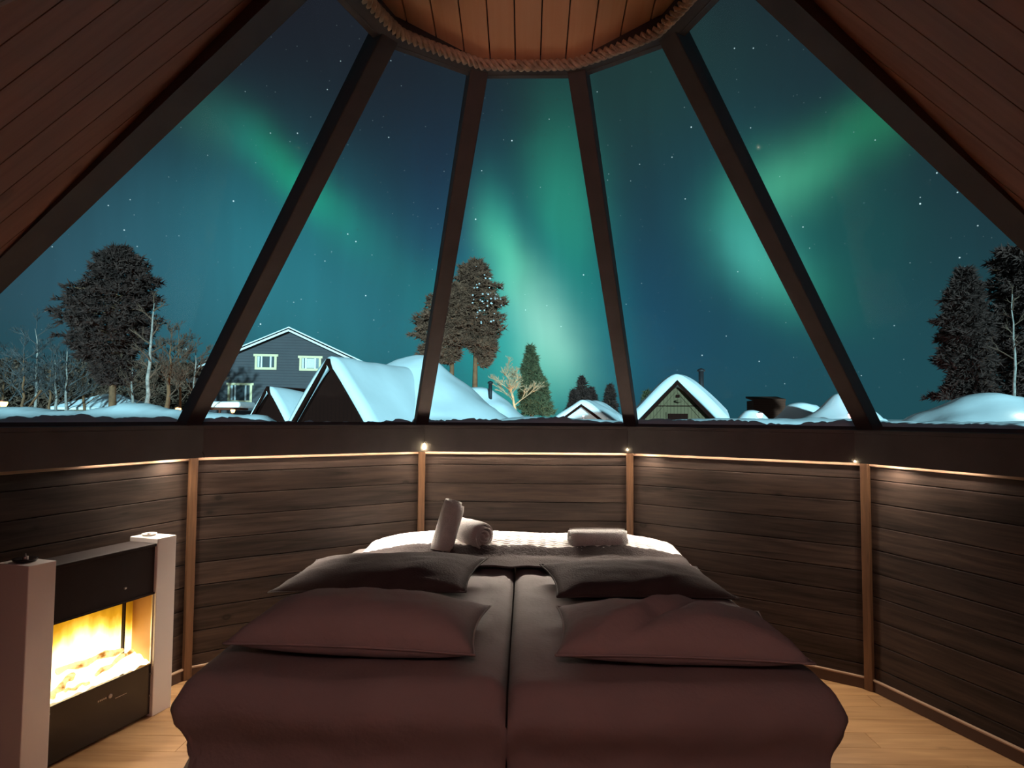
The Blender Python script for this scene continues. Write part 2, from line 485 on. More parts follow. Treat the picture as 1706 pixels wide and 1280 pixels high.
# fascia boards hiding the led strips, sill ledges above them
for k in range(10):
    if k == 7: continue
    loc, rz = facet_frame(k)
    t = bpy.data.objects.new('trim_%d' % (k + 1), None); C.objects.link(t); t.location = loc; t.rotation_euler = (0, 0, rz)
    tag(t, 'dark horizontal fascia and window sill above the wall ' + WHERE[k], 'sill', kind='structure')
    hw = FACW / 2 - .094 * math.tan(PI / 10)
    g = .004 if k in (1, 2, 3) else .0005
    box('fascia_board', (-hw + g, -.106, ZT), (hw - g, -.092, ZS - .014), 'fascia', t, .002)
    ho = FACW / 2
    prism('sill_board', [(-hw, -.108), (hw, -.108), (ho + .05, .16), (-ho - .05, .16)], ZS - .014, ZS + .004, 'fascia', t)
    prism('light_baffle', [(-hw, -.092), (hw, -.092), (ho, 0), (-ho, 0)], ZT + .052, ZT + .060, 'fascia', t)

# corner battens
for k in range(10):
    if k in (7, 8): continue
    p = vert(R - .016, 0, k); a = (k - 2.5) * D36
    b = box('corner_batten', (-.021, -.016, 0), (.021, .010, ZT + .05), 'batten', None, .004)
    b.name = 'trim_%d' % (21 + k)
    b.location = p; b.rotation_euler = (0, 0, -a)
    names = {0: 'before the fireplace wall', 1: 'past the far end of the fireplace', 2: 'left of the towels', 3: 'right of the towels', 4: 'at the right of the bed', 5: 'in the right corner', 6: 'in the rear right corner', 9: 'in the rear left corner'}
    tag(b, 'narrow orange-brown corner batten ' + names[k], 'batten', kind='structure')

# led strips under the fascia (real emitters)
LEDP = {0: 6.0, 1: 12.0, 2: 7.5, 3: 3.8, 4: 3.2}
LEDS = {0: (.08, .60), 1: (-.62, .62), 2: (-.63, .63), 3: (-.62, .62), 4: (-.62, -.06)}
for k, (a, b) in LEDS.items():
    loc, rz = facet_frame(k)
    s = thing('led_strip', 'warm white light strip tucked under the fascia ' + WHERE[k], 'light strip', loc, rz, 'led strips under the fascia')
    zl = .014 if k == 2 else .030
    box('channel', (a, -.070, ZT + zl + .006), (b, -.026, ZT + zl + .020), 'white_lac', s)
    ld = bpy.data.lights.new('led_light', 'AREA'); ld.shape = 'RECTANGLE'; ld.size = b - a; ld.size_y = .010; ld.energy = LEDP[k] * (b - a); ld.color = (1.0, .87, .73); ld.spread = math.radians(112)
    lo = bpy.data.objects.new('led_light', ld); C.objects.link(lo); lo.parent = s; lo.location = ((a + b) / 2, -.062, ZT + (.010 if k == 2 else .026)); lo.rotation_euler = (-math.radians(42 if k == 2 else 36), 0, 0)
    pyd('diffuser', [(a, -.036, ZT + zl + .0055), (b, -.036, ZT + zl + .0055), (b, -.028, ZT + zl + .0055), (a, -.028, ZT + zl + .0055)], [(3, 2, 1, 0)], 'led', s)
# unseen downlights added to brighten the walls next to the corner posts
for k, xl, pw_, sp_ in ((0, .50, 1.15, 120), (4, -.47, .6, 120), (2, -.56, .35, 110), (2, .56, .35, 110), (1, .56, .30, 110), (3, -.52, .55, 110)):
    loc, rz = facet_frame(k)
    s = thing('added_led_spot', 'added unseen downlight under the fascia ' + {(0, 1): 'above the far fireplace column', (4, 0): 'at the lit end of the right wall', (2, 0): 'left of the slanting towel', (2, 1): 'behind the lone towel', (1, 1): 'left of the glowing bulb', (3, 0): 'right of the thin light leak'}[(k, int(xl > 0))], 'downlight', loc, rz, 'added downlights next to the corner posts')
    lathe('housing', [(.001, ZT + .048), (.014, ZT + .048), (.014, ZT + .036), (.001, ZT + .036)], 'white_lac', s, 12, True, (xl, -.078, 0))
    ld = bpy.data.lights.new('added_spot_light', 'AREA'); ld.shape = 'DISK'; ld.size = .02; ld.energy = pw_; ld.color = (1.0, .84, .66); ld.spread = math.radians(sp_)
    lo = bpy.data.objects.new('added_spot_light', ld); C.objects.link(lo); lo.parent = s; lo.location = (xl, -.078, ZT + .034); lo.rotation_euler = (math.radians(14), 0, 0)
for k, (sz, dz) in {2: (.0085, .024), 3: (.0028, .02), 4: (.002, .006)}.items():
    p = vert(R - .116, ZT + dz, k)
    o = lathe('led_bulb', [(0.0005, -sz), (sz * .7, -sz * .7), (sz, 0), (sz * .6, sz * 1.0), (sz * .25, sz * 2.2), (.0004, sz * 3.4)], 'bulb', None, 10)
    o.location = p
    nm = {2: 'bright glowing bulb at the fascia joint left of the towels', 3: 'thin glowing light leak at the fascia joint right of the bed', 4: 'tiny glint of light at the fascia joint of the right wall'}
    tag(o, nm[k], 'bulb')
k = 1
p = vert(R - .116, ZT + .012, k)
o = tube('wire_end', [p + Vector((-.012, 0, .030)), p + Vector((-.004, 0, .014)), p + Vector((.004, 0, .004)), p + Vector((.004, .002, -.012))], .0018, 'black', None, 6)
tag(o, 'short loose black wire end at the fascia joint above the fireplace', 'wire')

# roof: frame (x along the eave, y up the slope, z inward normal) for each facet
EA, RA = RS * math.cos(PI / 10), RR * math.cos(PI / 10)
SL = math.hypot(EA - RA, ZR - ZS)
EH, RH = RS * math.sin(PI / 10), RR * math.sin(PI / 10)


def roof_frame(k):
    a = (k - 2) * D36
    out = Vector((math.sin(a), math.cos(a), 0))
    xx = Vector((math.cos(a), -math.sin(a), 0))
    yy = (out * (RA - EA) + Vector((0, 0, ZR - ZS))).normalized()
    zz = xx.cross(yy)
    if zz.dot(out) > 0: zz = -zz; xx = -xx
    mm = Matrix.Identity(4)
    o = out * EA + Vector((0, 0, ZS))
    for i in range(3):
        mm[i][0] = xx[i]; mm[i][1] = yy[i]; mm[i][2] = zz[i]; mm[i][3] = o[i]
    return mm


def hwr(s):
    return EH + (RH - EH) * s / SL


NAMEW = {0: 1, 1: 2, 2: 3, 3: 4, 4: 5}
PW_ = {0: 'above the fireplace wall', 1: 'above the wall left of the bed foot', 2: 'above the foot of the bed', 3: 'above the wall right of the bed foot', 4: 'above the right wall'}
for k in range(10):
    fr = roof_frame(k)
    if k <= 4:
        wdw = bpy.data.objects.new('window_%d' % NAMEW[k], None); C.objects.link(wdw); wdw.matrix_world = fr
        tag(wdw, 'tall sloping glass roof pane ' + PW_[k], 'window', kind='structure')
        prism('pane', [(-EH + .012, 0), (EH - .012, 0), (RH - .012, SL), (-RH + .012, SL)], -.012, -.004, 'glass', wdw)
        box('top_rail', (-RH, SL - .018, -.02), (RH, SL + .01, .03), 'rafter', wdw, .003)
        box('bottom_rail', (-EH, -.01, -.02), (EH, .012, .02), 'rafter', wdw, .002)
    elif k != 7:
        cl = bpy.data.objects.new('ceiling_' + SIDES[k], None); C.objects.link(cl); cl.matrix_world = fr
        tag(cl, 'sloping reddish wood board ceiling on the %s roof face' % SIDES[k].replace('_', ' '), 'ceiling', kind='structure')
        prism('roof_deck', [(-EH - .02, -.12), (EH + .02, -.12), (RH + .02, SL + .05), (-RH - .02, SL + .05)], -.10, -.02, 'backing', cl)
        bw = .118
        x = -EH
        i = 0
        while x < EH - .01:
            a, b = x + .0022, min(x + bw, EH) - .0022
            # clip to the trapezoid sides
            def smax(xx):
                if abs(xx) <= RH: return SL
                return SL * (EH - abs(xx)) / (EH - RH)
            poly = [(a, 0), (b, 0), (b, smax(b))]
            if a < -RH < b: poly.append((-RH, SL))
            if a < RH < b: poly.append((RH, SL))
            poly.append((a, smax(a)))
            if a < -RH < b and a < RH < b: pass
            poly = [(px_, max(0, py_)) for px_, py_ in poly]
            if a < RH < b: poly = [(a, 0), (b, 0), (b, smax(b)), (RH, SL), (a, smax(a))]
            if a < -RH < b: poly = [(a, 0), (b, 0), (b, smax(b)), (-RH, SL), (a, smax(a))]
            if smax(a) < .02 and a < 0: poly = [(a, 0), (b, 0), (b, smax(b))]
            if smax(b) < .02 and b > 0: poly = [(a, 0), (b, 0), (a, smax(a))]
            prism('ceiling_board', poly, -.02, 0.0, 'ceil', cl)
            x += bw; i += 1
    else:
        cl = bpy.data.objects.new('ceiling_rear', None); C.objects.link(cl); cl.matrix_world = fr
        tag(cl, 'board ceiling above the entrance opening', 'ceiling', kind='structure')
        sp = SL * (2.6 - ZS) / (ZR - ZS)
        prism('roof_deck', [(-EH, 0), (-.62, 0), (0, sp), (-hwr(sp), sp)], -.06, 0, 'ceil', cl)
        prism('roof_deck', [(EH, 0), (.62, 0), (0, sp), (hwr(sp), sp)], -.06, 0, 'ceil', cl)
        prism('roof_deck', [(-hwr(sp), sp), (hwr(sp), sp), (RH, SL + .05), (-RH, SL + .05)], -.06, 0, 'ceil', cl)

# rafters on the ten corners
for k in range(10):
    e0, e1 = vert(RS, ZS, k), vert(RR, ZR, k)
    dd = (e1 - e0).normalized(); a = (k - 2.5) * D36
    xx = Vector((math.cos(a), -math.sin(a), 0)); zz = xx.cross(dd)
    if zz.dot(Vector((math.sin(a), math.cos(a), 0))) > 0: zz = -zz
    mm = Matrix.Identity(4)
    for i in range(3):
        mm[i][0] = xx[i]; mm[i][1] = dd[i]; mm[i][2] = zz[i]; mm[i][3] = e0[i]
    LN = (e1 - e0).length
    wd = .040 if k in (2, 3) else .043
    dp = .085 if k in (0, 5) else (.055 if k < 5 else -.004)
    w0, w1 = wd, wd * 1.0
    if k in (0, 5):
        sg = 1 if k == 0 else -1
        xa, xb = sorted((-sg * .105, sg * .012))
        bm = bmesh.new()
        vsx = [bm.verts.new(q) for q in ((xa, -.04, -.03), (xb, -.04, -.03), (xb, LN + .03, -.03), (xa, LN + .03, -.03), (xa, -.04, .004), (xb, -.04, .004), (xb, LN + .03, .075), (xa, LN + .03, .075))]
        for f in ((3, 2, 1, 0), (4, 5, 6, 7), (0, 1, 5, 4), (1, 2, 6, 5), (2, 3, 7, 6), (3, 0, 4, 7)): bm.faces.new([vsx[i] for i in f])
        bmesh.ops.transform(bm, matrix=mm, verts=bm.verts)
        r_ = bmobj('trim_%d' % (31 + k), bm, 'rafter')
    else:
        r_ = box('trim_%d' % (31 + k), (-wd, -.04, -.03), (wd, LN + .03, dp), 'rafter', None, .004, mm)
    wh = {0: 'between the left glass and the boarded ceiling', 1: 'above the end of the fireplace', 2: 'rising left of the towels', 3: 'rising right of the towels', 4: 'rising right of the bed', 5: 'between the right glass and the boarded ceiling'}.get(k, 'between boarded roof faces, number %d from the right glass' % (k - 5))
    tag(r_, 'dark roof rafter ' + wh, 'rafter', kind='structure')

# ring at the top, rope round it, boarded cap
ring = bpy.data.objects.new('trim_50', None); C.objects.link(ring)
tag(ring, 'dark ten-sided ring beam at the top of the roof', 'ring beam', kind='structure')
for k in range(10):
    a0, a1 = vert(RR + .02, 0, k), vert(RR + .02, 0, k + 1)
    b0, b1 = vert(RR - .075, 0, k), vert(RR - .075, 0, k + 1)
    bm = bmesh.new()
    z0, z1 = ZR - .030, ZR + .05
    vsx = [bm.verts.new((p.x, p.y, z)) for z in (z0, z1) for p in (a0, a1, b1, b0)]
    for f in ((0, 1, 2, 3), (7, 6, 5, 4), (0, 4, 5, 1), (1, 5, 6, 2), (2, 6, 7, 3), (3, 7, 4, 0)): bm.faces.new([vsx[i] for i in f])
    bmobj('ring_segment', bm, 'rafter', ring)
rope = thing('rope_ring', 'thick twisted natural rope running round the ring at the top of the roof', 'rope', (0, 0, ZR - .03))


def ringpt(t):
    """rounded decagon path"""
    s = (t % 1) * 10; k = int(s); f = s - k
    rr = RR - .098
    p = vert(rr, 0, k).lerp(vert(rr, 0, k + 1), f)
    q = p.normalized() * rr * .975
    return p.lerp(q, .35)


for st_ in range(3):
    v_, f_ = [], []
    NR = 900; turns = 46
    seg = 6
    for i in range(NR):
        t = i / NR; p = ringpt(t); n = p.normalized()
        an = 2 * PI * (turns * t + st_ / 3)
        c = p + (n * math.cos(an) + Vector((0, 0, 1)) * math.sin(an)) * .0135
        tg = (ringpt(t + .0005) - ringpt(t - .0005)).normalized()
        for q in range(seg):
            a2 = 2 * PI * q / seg
            v_.append(c + (n * math.cos(a2) + Vector((0, 0, 1)) * math.sin(a2)) * .0115)
    for i in range(NR):
        for q in range(seg):
            i2 = (i + 1) % NR
            f_.append((i * seg + q, i * seg + (q + 1) % seg, i2 * seg + (q + 1) % seg, i2 * seg + q))
    pyd('strand', v_, f_, 'rope', rope, True)
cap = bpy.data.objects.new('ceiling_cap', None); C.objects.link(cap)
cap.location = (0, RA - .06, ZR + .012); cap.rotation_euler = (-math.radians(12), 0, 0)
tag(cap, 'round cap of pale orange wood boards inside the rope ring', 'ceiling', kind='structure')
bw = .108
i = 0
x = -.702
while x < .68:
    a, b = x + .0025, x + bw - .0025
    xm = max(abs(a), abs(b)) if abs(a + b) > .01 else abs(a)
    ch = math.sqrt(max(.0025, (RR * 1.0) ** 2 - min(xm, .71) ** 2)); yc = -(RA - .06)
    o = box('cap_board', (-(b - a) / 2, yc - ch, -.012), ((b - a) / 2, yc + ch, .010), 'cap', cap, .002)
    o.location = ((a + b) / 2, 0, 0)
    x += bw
prism('cap_backing', [((RR + .02) * math.sin((k - 2.5) * D36), (RR + .02) * math.cos((k - 2.5) * D36) - (RA - .06)) for k in range(10)], .010, .05, 'backing', cap)
# upright curb between the ring and the cap
curb = bpy.data.objects.new('trim_51', None); C.objects.link(curb)
tag(curb, 'low dark curb standing on the roof ring under the cap', 'curb', kind='structure')
for k in range(10):
    a0, a1 = vert(RR - .055, 0, k), vert(RR - .055, 0, k + 1); b0, b1 = vert(RR + .02, 0, k), vert(RR + .02, 0, k + 1)
    def ct(p): return ZR + .03 + (RA - .06 - p.y) * math.tan(math.radians(12)) + .03
    bm = bmesh.new()
    vsx = [bm.verts.new(q) for q in ((a0.x, a0.y, ZR + .04), (a1.x, a1.y, ZR + .04), (b1.x, b1.y, ZR + .04), (b0.x, b0.y, ZR + .04), (a0.x, a0.y, ct(a0)), (a1.x, a1.y, ct(a1)), (b1.x, b1.y, ct(a1)), (b0.x, b0.y, ct(a0)))]
    for f in ((3, 2, 1, 0), (4, 5, 6, 7), (0, 1, 5, 4), (1, 2, 6, 5), (2, 3, 7, 6), (3, 0, 4, 7)): bm.faces.new([vsx[i] for i in f])
    bmobj('curb_segment', bm, 'ceil', curb)

# entrance porch behind the camera
w = bpy.data.objects.new('wall_entrance', None); C.objects.link(w)
tag(w, 'boarded side walls and end wall of the entrance porch', 'wall', kind='structure')
box('side_wall', (-.72, -3.32, -.02), (-.64, -2.06, 1.32), 'wall', w); box('side_wall', (.64, -3.32, -.02), (.72, -2.06, 1.32), 'wall', w)
prism('end_wall', [(-.7, -.02), (.7, -.02), (.7, 1.32), (0, 2.66), (-.7, 1.32)], 3.30, 3.38, 'wall', w, Matrix(((1, 0, 0, 0), (0, 0, -1, 0), (0, 1, 0, 0), (0, 0, 0, 1))))
w = bpy.data.objects.new('ceiling_entrance', None); C.objects.link(w)
tag(w, 'steep boarded gable ceiling of the entrance porch', 'ceiling', kind='structure')
for s in (-1, 1):
    yb = -.98
    pyd('roof_slope', [(s * .72, -3.34, 1.24), (0, -3.34, 2.62), (0, yb, 2.62), (s * .72, -2.08, 1.24), (s * .80, -3.34, 1.28), (0, -3.34, 2.74), (0, yb, 2.74), (s * .80, -2.08, 1.28)],
        [(0, 1, 2, 3), (7, 6, 5, 4), (0, 4, 5, 1), (1, 5, 6, 2), (2, 6, 7, 3), (3, 7, 4, 0)], 'ceil', w)
dr = bpy.data.objects.new('door_1', None); C.objects.link(dr); dr.location = (0, -3.29, 0)
tag(dr, 'plain dark wooden entrance door at the end of the porch', 'door', kind='structure')
box('door_leaf', (-.4, -.01, .01), (.4, .03, 1.98), 'fascia', dr, .004)
tube('door_handle', [(.32, .035, 1.0), (.32, .07, 1.0), (.22, .07, 1.0)], .008, 'chrome', dr)

# dim warm fill lamp added out of view to lift the room's dark tones
lampt = thing('porch_fill_lamp', 'added dim warm fill lamp under the porch ceiling, unseen behind the doorway', 'lamp', (0, -2.33, 1.92))
lathe('canopy', [(.001, .66), (.04, .66), (.04, .64), (.006, .62), (.006, .15), (.03, .135), (.03, .11), (.001, .11)], 'black', lampt, 16)
LAMP = emit('porch_fill_glow', (1.0, .54, .50), 66)
lathe('globe', [(.001, .12), (.05, .112), (.10, .07), (.12, 0), (.10, -.07), (.05, -.11), (.001, -.12)], LAMP, lampt, 20)

# ------------------------------------------------------------------ electric fireplace
FWD, FD, FH = .685, .165, .788
fp = thing('electric_fireplace', 'electric fireplace with black front, glowing flames and two white side columns', 'fireplace', (-1.83, .29, 0), math.radians(73.5))
CW = .106
for xa in (0, FWD - CW):
    box('side_column', (xa, 0, 0), (xa + CW, FD, FH), 'white_lac', fp, .003)
X0, X1 = CW, FWD - CW
ZB0, ZB1 = .232, .545
lp = box('lower_panel', (X0, .014, .012), (X1, FD - .01, ZB0), 'blackglass', fp, .002)
up_ = box('upper_panel', (X0, .014, ZB1), (X1, FD - .01, FH - .022), 'black', fp, .002)
box('panel_lip', (X0, .008, ZB1 - .004), (X1, .016, ZB1 + .004), 'black', up_)
box('mantel_edge', (X0, .004, FH - .034), (X1, FD - .004, FH - .020), 'black', fp, .003)
box('control_knob', (.42, .006, .60), (.43, .014, .607), 'chrome', up_)
# maker's mark: a small round flame emblem with illegible letter strokes beside it
lathe('emblem', [(.001, 0), (.009, 0), (.009, .0015), (.001, .0015)], 'chrome', lp, 14)
bpy.data.objects['emblem'].rotation_euler = (PI / 2, 0, 0); bpy.data.objects['emblem'].location = (.375, .013, .170)
for i in range(5):
    box('letter_stroke', (.318 + i * .0085, .0125, .1665), (.3225 + i * .0085, .0138, .1735), 'chrome', lp)
box('slot_line', (.40, .0125, .150), (.455, .0138, .1516), 'chrome', lp)
for zz_ in (.185, .09):
    box('hinge_pin', (X1 - .006, .008, zz_), (X1, .014, zz_ + .006), 'chrome', lp)
box('hinge_pin', (X0, .008, .205), (X0 + .006, .014, .211), 'chrome', lp)


def firemat():
    mt = bpy.data.materials.new('flame_screen'); mt.use_nodes = True
    t = mt.node_tree; t.nodes.clear(); L = t.links.new
    def mth(op, a, b=None, c=None):
        n = t.nodes.new('ShaderNodeMath'); n.operation = op
        for i, v_ in enumerate((a, b, c)):
            if v_ is None: continue
            if isinstance(v_, (int, float)): n.inputs[i].default_value = v_
            else: L(v_, n.inputs[i])
        return n.outputs[0]
    tcx = t.nodes.new('ShaderNodeTexCoord'); sp_ = t.nodes.new('ShaderNodeSeparateXYZ'); L(tcx.outputs['Object'], sp_.inputs[0])
    mp = t.nodes.new('ShaderNodeMapping'); mp.inputs['Scale'].default_value = (14, 1, 5); L(tcx.outputs['Object'], mp.inputs[0])
    nzx = t.nodes.new('ShaderNodeTexNoise'); nzx.inputs['Scale'].default_value = 1.0; nzx.inputs['Detail'].default_value = 3; L(mp.outputs[0], nzx.inputs[0])
    dx = mth('MULTIPLY', mth('SUBTRACT', sp_.outputs[0], .33), 4.2)
    h = mth('SUBTRACT', 1.42, mth('MULTIPLY', mth('SUBTRACT', sp_.outputs[2], .245), 3.9))
    h = mth('SUBTRACT', h, mth('MULTIPLY', mth('MULTIPLY', dx, dx), .30))
    fac = mth('ADD', h, mth('MULTIPLY', mth('SUBTRACT', nzx.outputs['Fac'], .5), .5))
    r = t.nodes.new('ShaderNodeValToRGB'); L(fac, r.inputs[0])
    es = r.color_ramp.elements
    es[0].position = 0; es[0].color = (.055, .019, .0006, 1)
    es[1].position = 1; es[1].color = (1, .8, .42, 1)
    for p_, c_ in ((.25, (.09, .034, .001, 1)), (.45, (.17, .075, .003, 1)), (.6, (.36, .19, .022, 1)), (.75, (.7, .48, .16, 1))):
        e_ = es.new(p_); e_.color = c_
    em = t.nodes.new('ShaderNodeEmission'); L(r.outputs[0], em.inputs[0]); em.inputs[1].default_value = 5.0
    o_ = t.nodes.new('ShaderNodeOutputMaterial'); L(em.outputs[0], o_.inputs[0])
    return mt


def embermat(name, dark, hot, sc_, st_, thr):
    mt, t, b = newmat(name); L = t.links.new
    tcx = t.nodes.new('ShaderNodeTexCoord'); n = t.nodes.new('ShaderNodeTexNoise'); n.inputs['Scale'].default_value = sc_; n.inputs['Detail'].default_value = 4
    L(tcx.outputs['Object'], n.inputs[0])
    r = t.nodes.new('ShaderNodeValToRGB'); L(n.outputs['Fac'], r.inputs[0])
    r.color_ramp.elements[0].position = thr; r.color_ramp.elements[0].color = (*dark, 1); r.color_ramp.elements[1].position = thr + .22; r.color_ramp.elements[1].color = (*hot, 1)
    b.inputs['Base Color'].default_value = (.2, .1, .05, 1); b.inputs['Roughness'].default_value = .8
    L(r.outputs[0], b.inputs['Emission Color']); b.inputs['Emission Strength'].default_value = st_
    return mt


M['flame'] = firemat()
M['ember'] = embermat('ember_bed', (.8, .42, .08), (1, .75, .40), 22, 5.0, .18)
M['log'] = embermat('glowing_log', (.20, .075, .008), (1, .62, .22), 24, 2.4, .34)
M['fireside'] = mat('firebox_side', (.55, .30, .10), .35, .1, 8)
box('flame_screen', (X0 + .001, .128, ZB0), (X1 - .001, .134, ZB1), M['flame'], fp)
box('firebox_side', (X0, .016, ZB0), (X0 + .004, .128, ZB1), 'fireside', fp)
box('firebox_side', (X1 - .004, .016, ZB0), (X1, .128, ZB1), 'fireside', fp)
box('firebox_post', (X1 - .062, .112, ZB0), (X1 - .054, .126, ZB1), 'black', fp)
for xa in (X0 + .001, X1 - .007):
    box('edge_strip', (xa, .012, ZB0), (xa + .006, .018, ZB1), 'chrome', fp)
grid('ember_bed', 60, 16, lambda a, b: (X0 + .004 + a * (X1 - X0 - .008), .018 + b * .108, ZB0 + .006 + .058 * b ** .8 * (1 - .25 * a) + .012 * mnoise.noise(Vector((a * 14, b * 5, 3)))), 'ember', fp)
LG = [((.13, .03, .262), (.255, .075, .300), .016), ((.21, .105, .318), (.50, .095, .312), .017), ((.33, .045, .268), (.54, .085, .296), .012), ((.19, .04, .256), (.29, .03, .258), .008)]
for a, b, r_ in LG:
    pts = [Vector(a).lerp(Vector(b), i / 7) + Vector((0, 0, .006 * math.sin(i * 1.7))) for i in range(8)]
    tube('log', pts, [r_ * (.8 + .25 * math.sin(i * 2.1 + r_ * 900)) for i in range(8)], 'log', fp, 9)
# small things standing on the columns
fq = fp.location; ca, sa = math.cos(math.radians(73.5)), math.sin(math.radians(73.5))


def fpt(x, y, z):
    return (fq.x + x * ca - y * sa, fq.y + x * sa + y * ca, z)


d1 = thing('tealight_dish', 'low black glass dish on the white column away from the bed wall', 'dish', fpt(.052, .09, FH), .4)
lathe('bowl', [(.001, 0), (.034, 0), (.042, .010), (.042, .014), (.034, .012), (.001, .006)], 'blackglass', d1, 20)
lathe('wick_holder', [(.001, .006), (.010, .006), (.010, .020), (.003, .022), (.002, .030), (.0005, .031)], 'chrome', d1, 10)
d1 = thing('glass_dish', 'small pale dish on the white column next to the corner batten', 'dish', fpt(FWD - .055, .105, FH), .2)
lathe('bowl', [(.001, 0), (.024, 0), (.032, .007), (.032, .010), (.026, .009), (.001, .004)], 'white_lac', d1, 20)
lathe('pebble', [(.0005, .004), (.009, .006), (.009, .011), (.0005, .014)], 'chrome', d1, 8)

# ------------------------------------------------------------------ bed
BX, BY0, BY1, BZ = .92, -.07, 1.80, .50
BC = -.052
bed = thing('double_bed', 'wide double bed with dark base and two mattresses standing before the back wall', 'bed', (0, 0, 0))
box('bed_base', (-.90 + BC, BY0 + .04, .06), (.90 + BC, BY1 - .02, .27), 'bedbase', bed, .02)
for s in (0, 1):
    xa = BC - .90 + s * .90
    box('mattress', (xa + .004, BY0 + .02, .27), (xa + .896, BY1, BZ - .01), 'mattress', bed, .04)
for sx in (-.8, .75):
    for sy in (BY0 + .15, BY1 - .2):
        box('leg', (sx + BC, sy, 0), (sx + .06 + BC, sy + .06, .06), 'bedbase', bed)


def duvet(side, label):
    """one quilt over half the bed, hanging over the head end and the outer side"""
    nu, nv = 64, 90
    out = .945; drop = .42

    def fn(a, b):
        s = a * (out + drop)          # from the centre seam outwards
        t = b * (BY1 - BY0 - .02 + drop + .06)
        tx = min(s, out); ox = max(0, s - out)
        tl = (BY1 - .02) - t          # y position, running from the foot to the head end
        y_ = max(tl, BY0 - .03); oy = max(0, BY0 - .03 - tl)
        d = (ox ** 3 + oy ** 3) ** (1 / 3)
        n1 = mnoise.noise(Vector((s * 2.3 + side * 7, t * 2.3, 1))); n2 = mnoise.noise(Vector((s * 7 + side * 3, t * 7, 5)))
        z = BZ + .055 + .012 * n1 + .004 * n2 + .006 * mnoise.noise(Vector((s * 16 + t * 5, t * 9 - s * 4, side * 3)))
        # soft rise at the seam and at the edges
        z -= .03 * math.exp(-(s / .022) ** 2)
        z += .010 * math.exp(-((s - out + .1) / .12) ** 2)
        rnd = min(1, d / .06)
        z -= d * (.45 + .55 * rnd)
        bulge = .050 * math.sin(min(1, d / drop) * 2.6 * PI) * .6 + .03 * min(1, d / .08)
        wr = .008 * mnoise.noise(Vector((s * 10 + side, d * 26, y_ * 8))) + .022 * mnoise.noise(Vector((s * 1.2 + y_ * 5.5, d * 4 + side, 9))) * min(1, d / .1)
        xx = tx + (bulge + wr + .045 * d / drop * (1 + .6 * math.sin(y_ * 9))) * (1 if ox > 0 else 0) * (ox / (d + 1e-6) if d > 0 else 0)
        yy = y_ - (bulge + wr + .03 * d) * (oy / (d + 1e-6) if d > 0 else 0)
        lim = .664 + (2.045 - yy) * 1.376 - .045 - side * BC
        return (BC + side * (min(xx, lim) + .003), yy, z)
    o = grid('duvet', nu, nv, fn, 'sheet', None)
    if side > 0: o.data.flip_normals()
    md_ = o.modifiers.new('thickness', 'SOLIDIFY'); md_.thickness = .03; md_.offset = -1
    tag(o, label, 'duvet')
    return o


duvet(-1, 'plain mauve grey duvet on the fireplace half of the bed')
duvet(1, 'plain mauve grey duvet on the half of the bed by the right wall')


def pillow(name, label, w_, d_, h_, loc, rot, mt, group=None, fold=0, seed=0, sag=.0, skew=.0):
    bm = bmesh.new()
    nu, nv = 34, 26
    top, bot = {}, {}
    for i in range(nu):
        for j in range(nv):
            u_ = i / (nu - 1) * 2 - 1; v_ = j / (nv - 1) * 2 - 1
            # pinched outline between pointed corners
            sx_ = w_ / 2 * u_ * (1 - .07 * (1 - v_ * v_)); sy_ = d_ / 2 * v_ * (1 - .08 * (1 - u_ * u_))
            vk = v_ + skew * (1 - v_ * v_)
            th = (max(0, 1 - abs(u_) ** 2.6) * max(0, 1 - abs(vk) ** 2.4)) ** .52
            n_ = mnoise.noise(Vector((u_ * 2 + seed, v_ * 2, seed))) * .10 + mnoise.noise(Vector((u_ * 5, v_ * 5 + seed, 2))) * .05
            cr = -fold * math.exp(-((u_ * .9 - v_ * .55 - .1) / .10) ** 2) * th + fold * .7 * math.exp(-((u_ * .9 - v_ * .55 + .12) / .12) ** 2) * th
            zt = h_ * th * (.62 + n_) + cr * h_ - sag * h_ * (1 - th) * .2
            zb = -h_ * th * (.30 + n_ * .2)
            edge = i in (0, nu - 1) or j in (0, nv - 1)
            top[i, j] = bm.verts.new((sx_, sy_, zt))
            bot[i, j] = top[i, j] if edge else bm.verts.new((sx_, sy_, zb))
    for i in range(nu - 1):
        for j in range(nv - 1):
            bm.faces.new((top[i, j], top[i + 1, j], top[i + 1, j + 1], top[i, j + 1]))
            q = [bot[i, j], bot[i, j + 1], bot[i + 1, j + 1], bot[i + 1, j]]
            bm.faces.new(q)
    o = bmobj(name, bm, mt, None, True)
    o.location = loc; o.rotation_euler = rot
    tag(o, label, 'pillow', group)
    # piped seam round the edge
    pts = []
    for i in range(nu): pts.append((i, 0))
    for j in range(1, nv): pts.append((nu - 1, j))
    for i in range(nu - 2, -1, -1): pts.append((i, nv - 1))
    for j in range(nv - 2, 0, -1): pts.append((0, j))
    co = []
    for i, j in pts:
        u_ = i / (nu - 1) * 2 - 1; v_ = j / (nv - 1) * 2 - 1
        co.append(Vector((w_ / 2 * u_ * (1 - .07 * (1 - v_ * v_)), d_ / 2 * v_ * (1 - .08 * (1 - u_ * u_)), -sag * h_ * .2)))
    tube('seam', co + [co[0]], .004, mt, o, 6)
    return o


